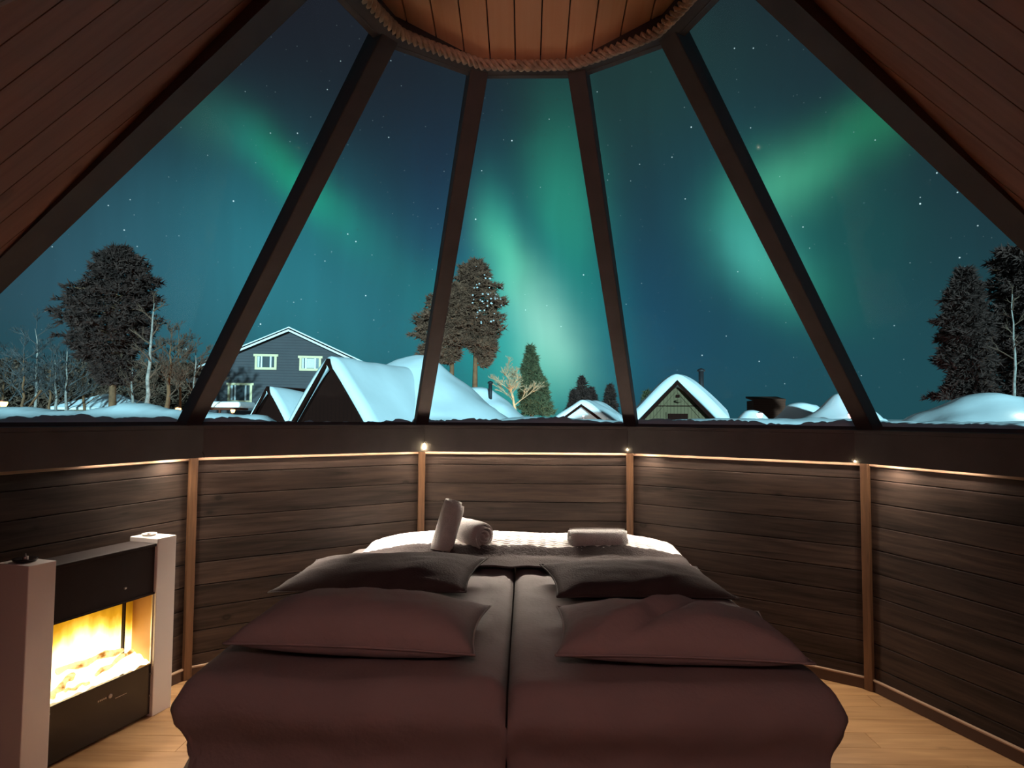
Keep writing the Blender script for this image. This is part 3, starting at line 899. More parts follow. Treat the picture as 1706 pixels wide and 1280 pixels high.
PZ = BZ + .055
pillow('pillow', 'plump rose grey pillow lying on the fireplace half of the bed', .80, .56, .20, (-.545, .245, PZ + .060), (math.radians(-1), math.radians(1), math.radians(-2)), 'pillow', None, .0, 1, skew=.34)
pillow('pillow', 'creased rose grey pillow with a pinched fold, on the right wall half', .78, .56, .175, (.50, .215, PZ + .054), (math.radians(-1), 0, math.radians(-3)), 'pillow', None, .16, 4, skew=.34)
pillow('cushion', 'black cushion leaning behind the plump pillow on the fireplace side', .90, .48, .125, (-.66, .97, PZ + .056), (math.radians(5), math.radians(-3), math.radians(-8)), 'darkfab', None, 0, 8)
pillow('cushion', 'black cushion leaning behind the creased pillow on the right wall side', .80, .46, .115, (.50, .95, PZ + .046), (math.radians(4), math.radians(2), math.radians(8)), 'darkfab', None, 0, 11)
for o in list(C.objects):
    if o.name.startswith('cushion'): o['category'] = 'cushion'


# quilted throw over the foot of the bed
def throw(a, b):
    hw_ = .87
    s = (a - .5) * 2 * (hw_ + .06)
    t = b * .46                       # from the wall towards the pillows
    y_ = BY1 + .02 - t
    x_ = max(-hw_, min(hw_, s)); ox = abs(s) - abs(x_)
    prof = [(0, .02), (.04, .078), (.10, .090), (.22, .076), (.33, .058), (.42, .012), (.50, .007), (.72, .006)]
    for (p0, z0), (p1, z1) in zip(prof[:-1], prof[1:]):
        if p0 <= t <= p1:
            f = (t - p0) / (p1 - p0); f = f * f * (3 - 2 * f); hh = z0 + (z1 - z0) * f; break
    e = max(0, abs(x_) / hw_ - .55) / .45
    hh *= 1 - .75 * e ** 2.2
    wv = .0042 * math.sin((t * 250) + 1.6 * math.sin(x_ * 95)) * (1 - .3 * e) + .003 * mnoise.noise(Vector((x_ * 30, t * 50, 0)))
    hh += .012 * mnoise.noise(Vector((x_ * 3, t * 3, 7)))
    # the edge next to the wall follows the narrowing room
    lim = .64 + (2.03 - y_) * 1.30
    if abs(x_) > lim: x_ = math.copysign(lim, x_)
    return (x_ + BC * .4, y_, PZ + .022 + hh + wv - ox * 1.0)


q = grid('quilted_throw', 220, 140, throw, 'quilt')
mdq = q.modifiers.new('thickness', 'SOLIDIFY'); mdq.thickness = .012; mdq.offset = -1
tag(q, 'white quilted throw with wavy ridges spread over the foot of the bed', 'blanket')


# dark runner lying in front of the throw
def runner(a, b):
    t0 = .335 + .018 * mnoise.noise(Vector((a * 9, 0, 3)))
    t1 = .560 + .010 * mnoise.noise(Vector((a * 12, 4, 3))) + .006 * math.sin(a * 70)
    t = t0 + b * (t1 - t0)
    p = Vector(throw(.03 + a * .94, min(t, .46) / .46))
    p.y = BY1 + .02 - t
    ft = max(0, (t - .42) / .14)
    p.z = max(p.z, PZ + .030) + .010 + .008 * math.sin(PI * b) + .006 * mnoise.noise(Vector((a * 14, b * 3, 1))) - .012 * ft
    return p


o = grid('bed_runner', 130, 22, runner, 'darkfab')
md_ = o.modifiers.new('thickness', 'SOLIDIFY'); md_.thickness = .008; md_.offset = -1
tag(o, 'dark brown runner across the bed between the white throw and the black cushions', 'runner')


def towel(label, length, rad, mtx, turns=3.4):
    """rolled towel: a spiral sheet with thickness, axis along local x"""
    v_, f_ = [], []
    th = rad / (turns + .6)
    N = int(turns * 20); L_ = 9
    def sp_(i, off):
        a = 2 * PI * i / 20
        r_ = th * .55 + th * a / (2 * PI) + off
        return r_ * math.cos(a), r_ * math.sin(a)
    for off in (-th * .40, th * .40):
        for i in range(N + 1):
            for j in range(L_ + 1):
                b = j / L_ * 2 - 1
                sq = 1 - .05 * abs(b) ** 6
                yy, zz = sp_(i, off * (1 - .35 * abs(b) ** 8))
                nn = 1 + .03 * mnoise.noise(Vector((b * 3, yy * 20, zz * 20)))
                tele = .010 * math.sin(i * .21) * b
                v_.append((b * length / 2 + tele, yy * sq * nn, zz * sq * nn))
    W_ = L_ + 1; H0 = (N + 1) * W_
    for i in range(N):
        for j in range(L_):
            p = i * W_ + j
            f_.append((p, p + 1, p + W_ + 1, p + W_)); f_.append((H0 + p + W_, H0 + p + W_ + 1, H0 + p + 1, H0 + p))
        for j in (0, L_):
            p = i * W_ + j
            f_.append((p, p + W_, H0 + p + W_, H0 + p) if j == 0 else (H0 + p, H0 + p + W_, p + W_, p))
    for i in (0, N):
        for j in range(L_):
            p = i * W_ + j
            f_.append((p, H0 + p, H0 + p + 1, p + 1))
    o = pyd('rolled_towel', v_, f_, 'towel', None, True)
    o.matrix_world = mtx
    tag(o, label, 'towel')
    return o


def aim(c, ax, roll=0):
    x_ = Vector(ax).normalized(); z_ = Vector((0, 0, 1)); y_ = z_.cross(x_).normalized() if abs(x_.z) < .98 else Vector((0, 1, 0)); z_ = x_.cross(y_)
    mm = Matrix.Identity(4)
    for i in range(3): mm[i][0] = x_[i]; mm[i][1] = y_[i]; mm[i][2] = z_[i]; mm[i][3] = c[i]
    return mm @ Matrix.Rotation(roll, 4, 'X')


TZ = PZ + .022 + .10
towel('rolled white towel lying on the throw with its spiral end showing', .36, .078, aim(ony(776, 886, 1.62), (.66, -.75, 0.0), 2.2), 3.4)
towel('rolled white towel standing at a slant against the lying one', .27, .066, aim(ony(745, 877, 1.47), (.26, .12, .95), .4), 3.0)
towel('small rolled grey white towel lying alone on the right end of the throw', .31, .064, aim(ony(996, 899, 1.55), (1.0, .02, .0), 1.0), 3.0)

# ------------------------------------------------------------------ outdoors: snow, cabins, house, trees
M['house'] = None


def sidingmat(name, c1, c2, pitch, axis=2):
    mt, t, b = newmat(name); L = t.links.new
    tcx = t.nodes.new('ShaderNodeTexCoord'); sp_ = t.nodes.new('ShaderNodeSeparateXYZ'); L(tcx.outputs['Object'], sp_.inputs[0])
    md_ = t.nodes.new('ShaderNodeMath'); md_.operation = 'MODULO'; md_.inputs[1].default_value = pitch
    ab = t.nodes.new('ShaderNodeMath'); ab.operation = 'ADD'; ab.inputs[1].default_value = 50; L(sp_.outputs[axis], ab.inputs[0]); L(ab.outputs[0], md_.inputs[0])
    ls = t.nodes.new('ShaderNodeMath'); ls.operation = 'LESS_THAN'; ls.inputs[1].default_value = pitch * .14; L(md_.outputs[0], ls.inputs[0])
    n = t.nodes.new('ShaderNodeTexNoise'); n.inputs['Scale'].default_value = 1.3; L(tcx.outputs['Object'], n.inputs[0])
    mx = t.nodes.new('ShaderNodeMixRGB'); mx.inputs[1].default_value = (*c1, 1); mx.inputs[2].default_value = (*[c * .82 for c in c1], 1); L(n.outputs['Fac'], mx.inputs[0])
    m2 = t.nodes.new('ShaderNodeMixRGB'); L(ls.outputs[0], m2.inputs[0]); L(mx.outputs[0], m2.inputs[1]); m2.inputs[2].default_value = (*c2, 1)
    L(m2.outputs[0], b.inputs['Base Color']); b.inputs['Roughness'].default_value = .9; b.inputs['Specular IOR Level'].default_value = .05
    return mt


M['house'] = sidingmat('blue_grey_siding', (.090, .083, .089), (.055, .05, .053), .2)
M['cream'] = mat('cream_paint', (.80, .62, .36), .7, .06, 3)
M['whitep'] = mat('white_paint', (.85, .85, .85), .6, .03, 3)
M['curtain'] = mat('pale_curtain', (.70, .72, .72), .9, .15, 9)
M['darkpane'] = mat('dark_window_pane', (.03, .035, .04), .15, .1, 3, spec=.6)
M['darkwood'] = sidingmat('tarred_wood', (.022, .0068, .0048), (.015, .005, .0038), .16, 0)
M['greenwood'] = sidingmat('grey_green_boards', (.18, .125, .070), (.08, .055, .033), .14, 0)
M['brownwood'] = sidingmat('brown_boards', (.115, .045, .030), (.06, .024, .016), .15)
M['pipe'] = mat('sooty_pipe', (.02, .014, .016), .6, .1, 5)
M['needle_pine'] = mat('pine_needles', (.115, .046, .027), .9, .35, 1.2, col2=(.21, .092, .052))
M['needle_dark'] = mat('dark_needles', (.050, .021, .0155), .9, .3, 1.2)
M['needle_green'] = mat('green_needles', (.060, .060, .026), .9, .3, 1.5, col2=(.12, .12, .055))
M['bark'] = mat('pine_bark', (.19, .085, .040), .9, .3, 4)
M['birch'] = mat('birch_bark', (.30, .25, .22), .85, .5, 5)
M['twig_brown'] = mat('brown_twigs', (.13, .070, .045), .9, .25, 3)
M['twig_tan'] = mat('frosty_tan_twigs', (.50, .36, .22), .9, .25, 3)
M['twig_grey'] = mat('frosty_grey_twigs', (.085, .080, .080), .9, .3, 3)
M['amber'] = emit('amber_lamp_glass', (1.0, .48, .12), 9)
M['coldlamp'] = emit('cold_lamp_glass', (.85, 1.0, .95), 30)
M['pinklamp'] = emit('pink_lamp_glass', (1.0, .35, .28), 14)

GZ = .45


def snowz(x, y):
    return GZ + .12 * mnoise.noise(Vector((x * .12, y * .12, 0))) + .05 * mnoise.noise(Vector((x * .5, y * .5, 4)))


v_, f_ = [], []
rads = [2.52, 2.9, 3.4, 4, 5, 6, 7.5, 9, 11, 13, 16, 19, 23, 28, 34, 42, 55, 75, 110, 180, 350]
SEG = 96
for r in rads:
    for k in range(SEG):
        a = 2 * PI * k / SEG
        x, y = r * math.sin(a), r * math.cos(a)
        z = snowz(x, y)
        if y < 0 and abs(x) < 1.4 and r < 5: z = min(z, -.15) if r < 3.9 else z
        if r > 50: z = GZ + (r - 50) * .004
        v_.append((x, y, z))
for i in range(len(rads) - 1):
    for k in range(SEG):
        f_.append((i * SEG + k, i * SEG + (k + 1) % SEG, (i + 1) * SEG + (k + 1) % SEG, (i + 1) * SEG + k))
g = pyd('snow_ground', v_, f_, 'snow', None, True)
tag(g, 'deep snow covering the ground all round the cabin', 'snow', kind='structure')

# snow lying along the outside of the window sills
for k in range(5):
    def fn(a, b, k=k):
        p0, p1 = vert(RS + .06, 0, k), vert(RS + .06, 0, k + 1)
        a2 = -.04 + a * 1.08
        p = p0 + (p1 - p0) * a2
        out = ((p0 + p1) / 2).normalized()
        h = {0: .035, 1: .020, 2: .040, 3: .036, 4: .034}[k]
        h = h * (.75 + .7 * mnoise.noise(Vector((a * 4 + k * 9, 1, k)))) + .016 * mnoise.noise(Vector((a * 26, 2, k))) + .010 * mnoise.noise(Vector((a * 70, 5, k)))
        if k == 1: h += .035 * math.exp(-((a - .20) / .10) ** 2) + .022 * math.exp(-((a - .93) / .03) ** 2) - .012
        prof = math.sin(PI * b) ** .6
        dz = -1.0 * b * b if b > .5 else 0
        return p + out * (.0 + b * .34) + Vector((0, 0, ZS - .045 + (h + .045) * prof - (.5 * max(0, b - .6))))
    o = grid('snow_ridge', 110, 9, fn, 'snow')
    md_ = o.modifiers.new('thickness', 'SOLIDIFY'); md_.thickness = .03; md_.offset = 0
    tag(o, 'low ridge of snow along the outer sill ' + PW_[k], 'snow', 'snow ridges along the window sills')


def mound(name, label, pts, thick, Y, base=.2, mt='snow', cat='snow bank', group=None, rough=.04):
    """a long bank of snow whose crest follows photo points at depth Y"""
    cr = [ony(x, y, Y) for x, y in pts]
    def fn(a, b):
        s = a * (len(cr) - 1); i = min(int(s), len(cr) - 2); c = cr[i].lerp(cr[i + 1], s - i)
        t = b * 2 - 1
        ft = max(0, min(1, a / .07, (1 - a) / .07)); ft = ft * ft * (3 - 2 * ft)
        h = math.cos(t * PI / 2) ** .8 * (.12 + .88 * ft)
        x_ = c.x; y_ = c.y + t * thick
        z_ = base + (c.z - base) * h + rough * mnoise.noise(Vector((x_ * 2.2, y_ * 2.2, 3))) * h + rough * .5 * mnoise.noise(Vector((x_ * 7, y_ * 7, 3))) * h
        return (x_, y_, z_)
    o = grid(name, 150, 24, fn, mt)
    tag(o, label, cat, group)
    return o


mound('snow_bank', 'long ploughed snow bank outside the left windows before the dark pines', [(-200, 690), (-120, 684), (-40, 682), (10, 678), (45, 679), (85, 684), (140, 685), (180, 679), (215, 671), (250, 673), (285, 681), (330, 686), (380, 689), (440, 692), (500, 700)], 1.6, 10.5)
mound('snow_bank', 'long flat snow drift before the white cabin and the green gabled cabin', [(690, 706), (760, 703), (820, 700), (880, 694), (940, 697), (1000, 699), (1040, 702), (1100, 700), (1200, 697), (1290, 698), (1350, 696), (1420, 699), (1500, 702), (1620, 703), (1760, 702), (1900, 702)], 2.0, 15, rough=.03)


def frame_yaw(o, rz):
    return Matrix.Translation(o) @ Matrix.Rotation(rz, 4, 'Z')


def aframe(name, label, loc, rz, half, z0, zr, depth, wallmt, snow_t=.3, eave=1.12, chimney=None, front=True, group=None):
    """A-frame cabin: local x across, y back along the ridge; gable in the plane y=0"""
    c = thing(name, label, 'cabin', loc, rz, group)
    sl = (zr - z0) / half
    gw = pyd('gable_wall', [(-half, 0, z0), (half, 0, z0), (0, 0, zr), (-half, .12, z0), (half, .12, z0), (0, .12, zr)], [(0, 1, 2), (5, 4, 3), (0, 3, 4, 1), (1, 4, 5, 2), (2, 5, 3, 0)], wallmt, c)
    he = half * eave; ze = zr - he * sl
    for s in (-1, 1):
        pyd('roof_slope', [(0, -.3, zr), (s * he, -.3, ze), (s * he, depth, ze), (0, depth, zr), (0, -.3, zr + .10), (s * (he + .05), -.3, ze + .08), (s * (he + .05), depth, ze + .08), (0, depth, zr + .10)],
            [(0, 1, 2, 3), (7, 6, 5, 4), (0, 4, 5, 1), (1, 5, 6, 2), (2, 6, 7, 3), (3, 7, 4, 0)], 'darkwood', c)
        pyd('barge_board', [(0, -.36, zr - .10), (s * he, -.36, ze - .10), (s * he, -.30, ze - .10), (0, -.30, zr - .10), (0, -.36, zr + .10), (s * (he + .05), -.36, ze + .08), (s * (he + .05), -.30, ze + .08), (0, -.30, zr + .10)],
            [(0, 1, 2, 3), (7, 6, 5, 4), (0, 4, 5, 1), (1, 5, 6, 2), (2, 6, 7, 3), (3, 7, 4, 0)], 'darkwood', c)

    def sn(a, b):
        s = a * 2 - 1
        x_ = s * (he + .1)
        e = 1 - max(0, abs(s) - .9) / .1 * .8
        yy = -.34 + b * (depth + .5)
        eb = min(1, b / .03 + .1, (1 - b) / .03 + .1)
        gb = min(1, b / .45); gb = gb * gb * (3 - 2 * gb)
        t_ = snow_t * e * eb * (.82 + .42 * gb + .22 * mnoise.noise(Vector((x_ * .8 + loc[0], yy * .8 + loc[1], 2))))
        rr_ = .30 + .35 * gb
        zz = zr + .10 - sl * (math.sqrt(x_ * x_ + rr_ * rr_) - rr_ * .42) + t_ * math.sqrt(1 + sl * sl)
        return (x_, yy, zz)
    o = grid('roof_snow', 41, 30, sn, 'snow', c)
    md_ = o.modifiers.new('thickness', 'SOLIDIFY'); md_.thickness = snow_t * .9; md_.offset = -1
    if chimney:
        cx_, cy_, ch = chimney
        zc = zr - abs(cx_) * sl
        tube('chimney_pipe', [(cx_, cy_, zc - .2), (cx_, cy_, zc + ch)], .11, 'pipe', c)
        lathe('chimney_cap', [(.001, zc + ch + .14), (.15, zc + ch + .08), (.18, zc + ch), (.16, zc + ch - .02), (.001, zc + ch - .02)], 'pipe', c, 12, True, (cx_, cy_, 0))
    return c


def kota(name, label, c, rbase, z0, zapex, flat=.25, cat='cabin', group=None, noise=.18, seg=40, chim=None, pw=1.0):
    """round hut under a thick cone of snow"""
    k_ = thing(name, label, cat, (c[0], c[1], 0), 0, group)
    prof = []
    for i in range(15):
        f = i / 14
        r = rbase * (1 - f) + rbase * flat * f
        prof.append((r, z0 + (zapex - z0) * (f ** pw) * .93))
    for i in range(1, 6):
        f = i / 5
        prof.append((rbase * flat * (1 - f) + .01, z0 + (zapex - z0) * (.93 + .07 * math.sin(f * PI / 2))))
    lathe('snow_cone', prof, 'snow', k_, seg, True, (0, 0, 0), noise, .8)
    lathe('hut_wall', [(.01, -.2), (rbase * .93, -.2), (rbase * .93, z0 + .12), (.01, z0 + .12)], 'darkwood', k_, 10, False)
    if chim:
        dx_, dy_, z1, z2 = chim
        tube('chimney_pipe', [(dx_, dy_, z1), (dx_, dy_, z2)], .10, 'pipe', k_)
        lathe('chimney_cap', [(.001, z2 + .16), (.13, z2 + .1), (.16, z2 + .02), (.14, z2), (.001, z2)], 'pipe', k_, 12, True, (dx_, dy_, 0))
    return k_


def merge(root, sub_):
    """make the parts of sub_ parts of root (one joined building)"""
    mi = (Matrix.Translation(root.location) @ Matrix.Rotation(root.rotation_euler.z, 4, 'Z')).inverted()
    ms = Matrix.Translation(sub_.location) @ Matrix.Rotation(sub_.rotation_euler.z, 4, 'Z')
    for ch in list(sub_.children):
        ch.parent = root; ch.matrix_parent_inverse = Matrix.Identity(4); ch.matrix_basis = mi @ ms @ ch.matrix_basis
    bpy.data.objects.remove(sub_)


# large neighbour: A-frame entrance with a snow-covered round hut behind
pA = ony(557, 604, 18.5)
cA = aframe('a_frame_cabin', 'large snow-covered cabin with dark A-frame entrance and bright snow cone behind it', (pA.x, pA.y, 0), -.42, 1.95, .28, pA.z, 5.4, 'darkwood', .26)
pK = ony(692, 592, 23.2)
merge(cA, kota('round_hut', 'cone', (pK.x, pK.y), 4.75, .55, pK.z, .16, noise=.16))
pB = ony(454, 648, 27)
aframe('a_frame_cabin', 'small dark A-frame cabin between the blue house and the large A-frame', (pB.x, pB.y, 0), -.42, 1.55, .3, pB.z, 4.5, 'darkwood', .18)
pK2 = ony(800, 646, 34)
kota('round_hut', 'snowy round hut with a black stovepipe behind the big bright snow cone', (pK2.x, pK2.y), 3.6, .6, pK2.z, .2, chim=(ony(814, 650, 34).x - pK2.x + .15, -1.0, pK2.z - .9, ony(814, 641, 34).z))

# green gabled cabin on the right with chimney
pG = ony(1129, 638, 25)
cG = aframe('gabled_cabin', 'grey green gabled cabin with white snow roof and black stovepipe', (pG.x, pG.y, 0), -.26, 1.95, .75, pG.z, 4.6, 'greenwood', .42, 1.10, (.95, 2.2, 1.65))
for s in (-1, 1):
    pyd('inner_rafter', [(0, -.05, pG.z - .42), (s * 1.42, -.05, .75), (s * 1.52, -.05, .75), (0, -.05, pG.z - .28), (0, .0, pG.z - .42), (s * 1.42, .0, .75), (s * 1.52, .0, .75), (0, .0, pG.z - .28)],
        [(0, 1, 2, 3), (7, 6, 5, 4), (0, 4, 5, 1), (1, 5, 6, 2), (2, 6, 7, 3), (3, 7, 4, 0)], 'greenwood', cG)
box('door_frame', (-.46, -.07, .5), (.46, 0, 1.62), 'greenwood', cG)
box('door_leaf', (-.40, -.09, .5), (.40, -.02, 1.56), 'darkwood', cG)
box('door_head', (-.9, -.05, 1.86), (.9, 0, 1.90), 'darkwood', cG)
box('gable_vent', (-.08, -.04, pG.z - .62), (.08, 0, pG.z - .50), 'darkwood', cG)
lathe('door_lamp', [(.001, 2.0), (.06, 2.02), (.14, 2.05), (.16, 2.09), (.10, 2.13), (.001, 2.14)], 'greenwood', cG, 12, True, (.04, -.12, 0))

# small white cabins beyond
pW = ony(970, 670, 44)
cW = aframe('white_cabin', 'small low cabin wholly covered in white snow beyond the bed foot', (pW.x, pW.y, 0), -.30, 2.3, .55, pW.z - .25, 5.5, 'whitep', .4)
p2 = ony(1118 - 140, 687, 43)
mound('snowy_roof', 'low long snow-covered roof beside the small white cabin', [(985, 697), (1000, 686), (1015, 684), (1028, 688), (1040, 696)], 3.0, 47, .3, 'snow', 'roof')
pD = ony(1335, 672, 40)
kota('round_hut', 'low blue grey snow dome of a round hut past the green gabled cabin', (pD.x, pD.y), 2.6, .5, pD.z, .35)
pE = ony(1402, 656, 34)
kota('round_hut', 'round hut with pinkish lit snow cone beside the low snow dome', (pE.x, pE.y), 3.2, .5, pE.z, .14)
pH = ony(1463, 696, 40)
kota('round_hut', 'tiny white snow heap of a hut by the right rafter', (pH.x, pH.y), 1.5, .5, pH.z, .3)
pF = ony(1645, 657, 22)
kF = kota('round_hut', 'wide snow-covered round hut with timber entrance below the dark spruces on the right', (pF.x, pF.y), 3.6, .6, pF.z, .30, pw=.8)
pF2 = ony(1722, 668, 21)
merge(kF, aframe('a_frame_cabin', 'entrance', (pF2.x, pF2.y, 0), -.2, 1.6, .4, pF2.z, 3, 'greenwood', .2))
pI = ony(1255, 684, 30)
kota('round_hut', 'bright snow heap at the foot of the green gabled cabin', (pI.x, pI.y), 1.6, .5, pI.z, .25)
# brown shed behind
pS = ony(1282, 664, 50)
sh = thing('shed', 'brown board shed standing behind the bright snow heap', 'shed', (pS.x, pS.y, 0), -.15)
box('wall', (-1.2, 0, 0), (1.2, 3, pS.z - .15), 'brownwood', sh)
pyd('roof', [(-1.22, -.05, pS.z - .2), (1.22, -.05, pS.z - .2), (1.25, 3.2, pS.z + .1), (-1.25, 3.2, pS.z + .1), (-1.22, -.05, pS.z - .05), (1.22, -.05, pS.z - .05), (1.25, 3.2, pS.z + .25), (-1.25, 3.2, pS.z + .25)], [(3, 2, 1, 0), (4, 5, 6, 7), (0, 1, 5, 4), (1, 2, 6, 5), (2, 3, 7, 6), (3, 0, 4, 7)], 'brownwood', sh)

# hip-roofed low building behind the left pine
pL = ony(183, 656, 42)
hb = thing('low_building', 'low pale building with a snow-covered hip roof behind the big pine', 'building', (pL.x, pL.y, 0), .25)
zr_, ze_ = pL.z, ony(183, 680, 42).z
box('wall', (-2.2, -1.4, 0), (2.2, 1.6, ze_), 'cream', hb)
pyd('hip_roof', [(-2.9, -2, ze_), (2.9, -2, ze_), (2.9, 2, ze_), (-2.9, 2, ze_), (-.3, 0, zr_), (.5, 0, zr_), (-2.9, -2, ze_ - .15), (2.9, -2, ze_ - .15), (2.9, 2, ze_ - .15), (-2.9, 2, ze_ - .15)],
    [(0, 1, 5, 4), (1, 2, 5), (2, 3, 4, 5), (3, 0, 4), (6, 7, 1, 0), (7, 8, 2, 1), (8, 9, 3, 2), (9, 6, 0, 3), (9, 8, 7, 6)], 'snow', hb)
# small brown hut with snow on its roof beside the rafter
pM = ony(326, 632, 46)
bh_ = thing('feeder_hut', 'narrow brown hut with a cap of snow left of the blue house', 'hut', (pM.x, pM.y, 0), .1)
box('wall', (-.42, 0, 0), (.42, .8, pM.z - .35), 'brownwood', bh_)
box('roof_board', (-.62, -.15, pM.z - .38), (.62, 1, pM.z - .28), 'brownwood', bh_)
box('snow_cap', (-.66, -.18, pM.z - .28), (.66, 1.02, pM.z + .1), 'snow', bh_, .12)
# carport with thick snow in front of the house
pN0, pN1 = ony(343, 676, 37), ony(402, 679, 37)
cp = thing('carport', 'low carport with a thick white slab of snow before the blue house', 'carport', (pN0.x, pN0.y, 0))
wN = pN1.x - pN0.x
box('snow_slab', (-.6, -.6, pN0.z - .12), (wN + .15, 1.8, pN0.z + .25), 'snow', cp, .13)
box('roof_beam', (-.55, -.5, pN0.z - .26), (wN - .3, 1.7, pN0.z - .12), 'brownwood', cp)
for xx_ in (-.4, wN * .45, wN - .45):
    box('post', (xx_, -.4, 0), (xx_ + .1, -.3, pN0.z - .26), 'brownwood', cp)

# the blue grey house
HY = 44
hA = ony(483, 552, HY)
HR = .16
hn = Vector((math.sin(HR), -math.cos(HR), 0))
hx = Vector((math.cos(HR), math.sin(HR), 0))
hs = thing('house', 'two-storey blue grey house with white gable edges and cream-framed windows', 'house', (hA.x, hA.y, 0), HR)


def hl(x, y):
    p = onpl(x, y, hA, hn) - Vector((hA.x, hA.y, 0))
    return p.dot(hx), p.z


HHW = 5.9
slope = .455
zeav = hA.z - HHW * slope
pyd('wall', [(-HHW, 0, 0), (HHW, 0, 0), (HHW, 0, zeav), (0, 0, hA.z), (-HHW, 0, zeav), (-HHW, 9, 0), (HHW, 9, 0), (HHW, 9, zeav), (0, 9, hA.z), (-HHW, 9, zeav)],
    [(0, 1, 2, 3, 4), (9, 8, 7, 6, 5), (0, 5, 6, 1), (1, 6, 7, 2), (4, 3, 8, 9), (3, 2, 7, 8), (0, 4, 9, 5)], 'house', hs)
for s in (-1, 1):
    e = HHW + .55
    def slab(name, y0, y1, t0, t1, mt):
        z0_, z1_ = hA.z + t0, hA.z - e * slope + t0
        pyd(name, [(0, y0, z0_), (s * e, y0, z1_), (s * e, y1, z1_), (0, y1, z0_), (0, y0, z0_ + t1 - t0), (s * e, y0, z1_ + t1 - t0), (s * e, y1, z1_ + t1 - t0), (0, y1, z0_ + t1 - t0)],
            [(0, 1, 2, 3), (7, 6, 5, 4), (0, 4, 5, 1), (1, 5, 6, 2), (2, 6, 7, 3), (3, 7, 4, 0)], mt, hs)
    slab('roof_slope', -.5, 9.4, .0, .18, 'darkwood')
    slab('barge_board', -.56, -.5, -.07, .07, 'whitep')
    slab('roof_snow', -.44, 9.4, .18, .27, 'snow')
for (x0, y0, x1, y1, nm) in ((424, 590, 462, 615, 0), (498, 593, 536, 617, 1), (379, 638, 421, 670, 2)):
    a0, b0 = hl(x0, y0); a1, b1 = hl(x1, y1)
    lo_x, hi_x, lo_z, hi_z = a0, a1, b1, b0
    wd_ = bpy.data.objects.new('window', None); C.objects.link(wd_); wd_.parent = hs
    tw = .16
    box('trim_board', (lo_x + .05, -.06, lo_z), (lo_x + .05 + tw, 0, hi_z - tw), 'cream', wd_); box('trim_board', (hi_x - .05 - tw, -.06, lo_z), (hi_x - .05, 0, hi_z - tw), 'cream', wd_)
    box('trim_board', (lo_x - .05, -.09, hi_z - tw), (hi_x + .05, 0, hi_z), 'cream', wd_); box('trim_board', (lo_x + .05, -.07, lo_z - .06), (hi_x - .05, 0, lo_z + tw - .06), 'cream', wd_)
    ix0, ix1, iz0, iz1 = lo_x + .05 + tw, hi_x - .05 - tw, lo_z + tw - .06, hi_z - tw
    box('pane', (ix0, -.02, iz0), (ix1, 0, iz1), 'darkpane', wd_)
    wI = ix1 - ix0
    for f in (.20, .74):
        box('mullion', (ix0 + wI * f, -.045, iz0), (ix0 + wI * (f + .09), -.02, iz1), 'whitep', wd_)
    box('curtain', (ix0 + wI * .02, -.032, iz0 + .02), (ix0 + wI * .13, -.021, iz1 - .02), 'curtain', wd_)
    if nm == 1:
        box('curtain', (ix0 + wI * .30, -.032, iz0 + .05), (ix0 + wI * .73, -.021, iz1 - .05), 'curtain', wd_)


# ---- trees
def rowat(rows, y):
    for (y0, a0, b0), (y1, a1, b1) in zip(rows[:-1], rows[1:]):
        if y0 <= y <= y1:
            f = (y - y0) / (y1 - y0 + 1e-9)
            return a0 + (a1 - a0) * f, b0 + (b1 - b0) * f
    return None


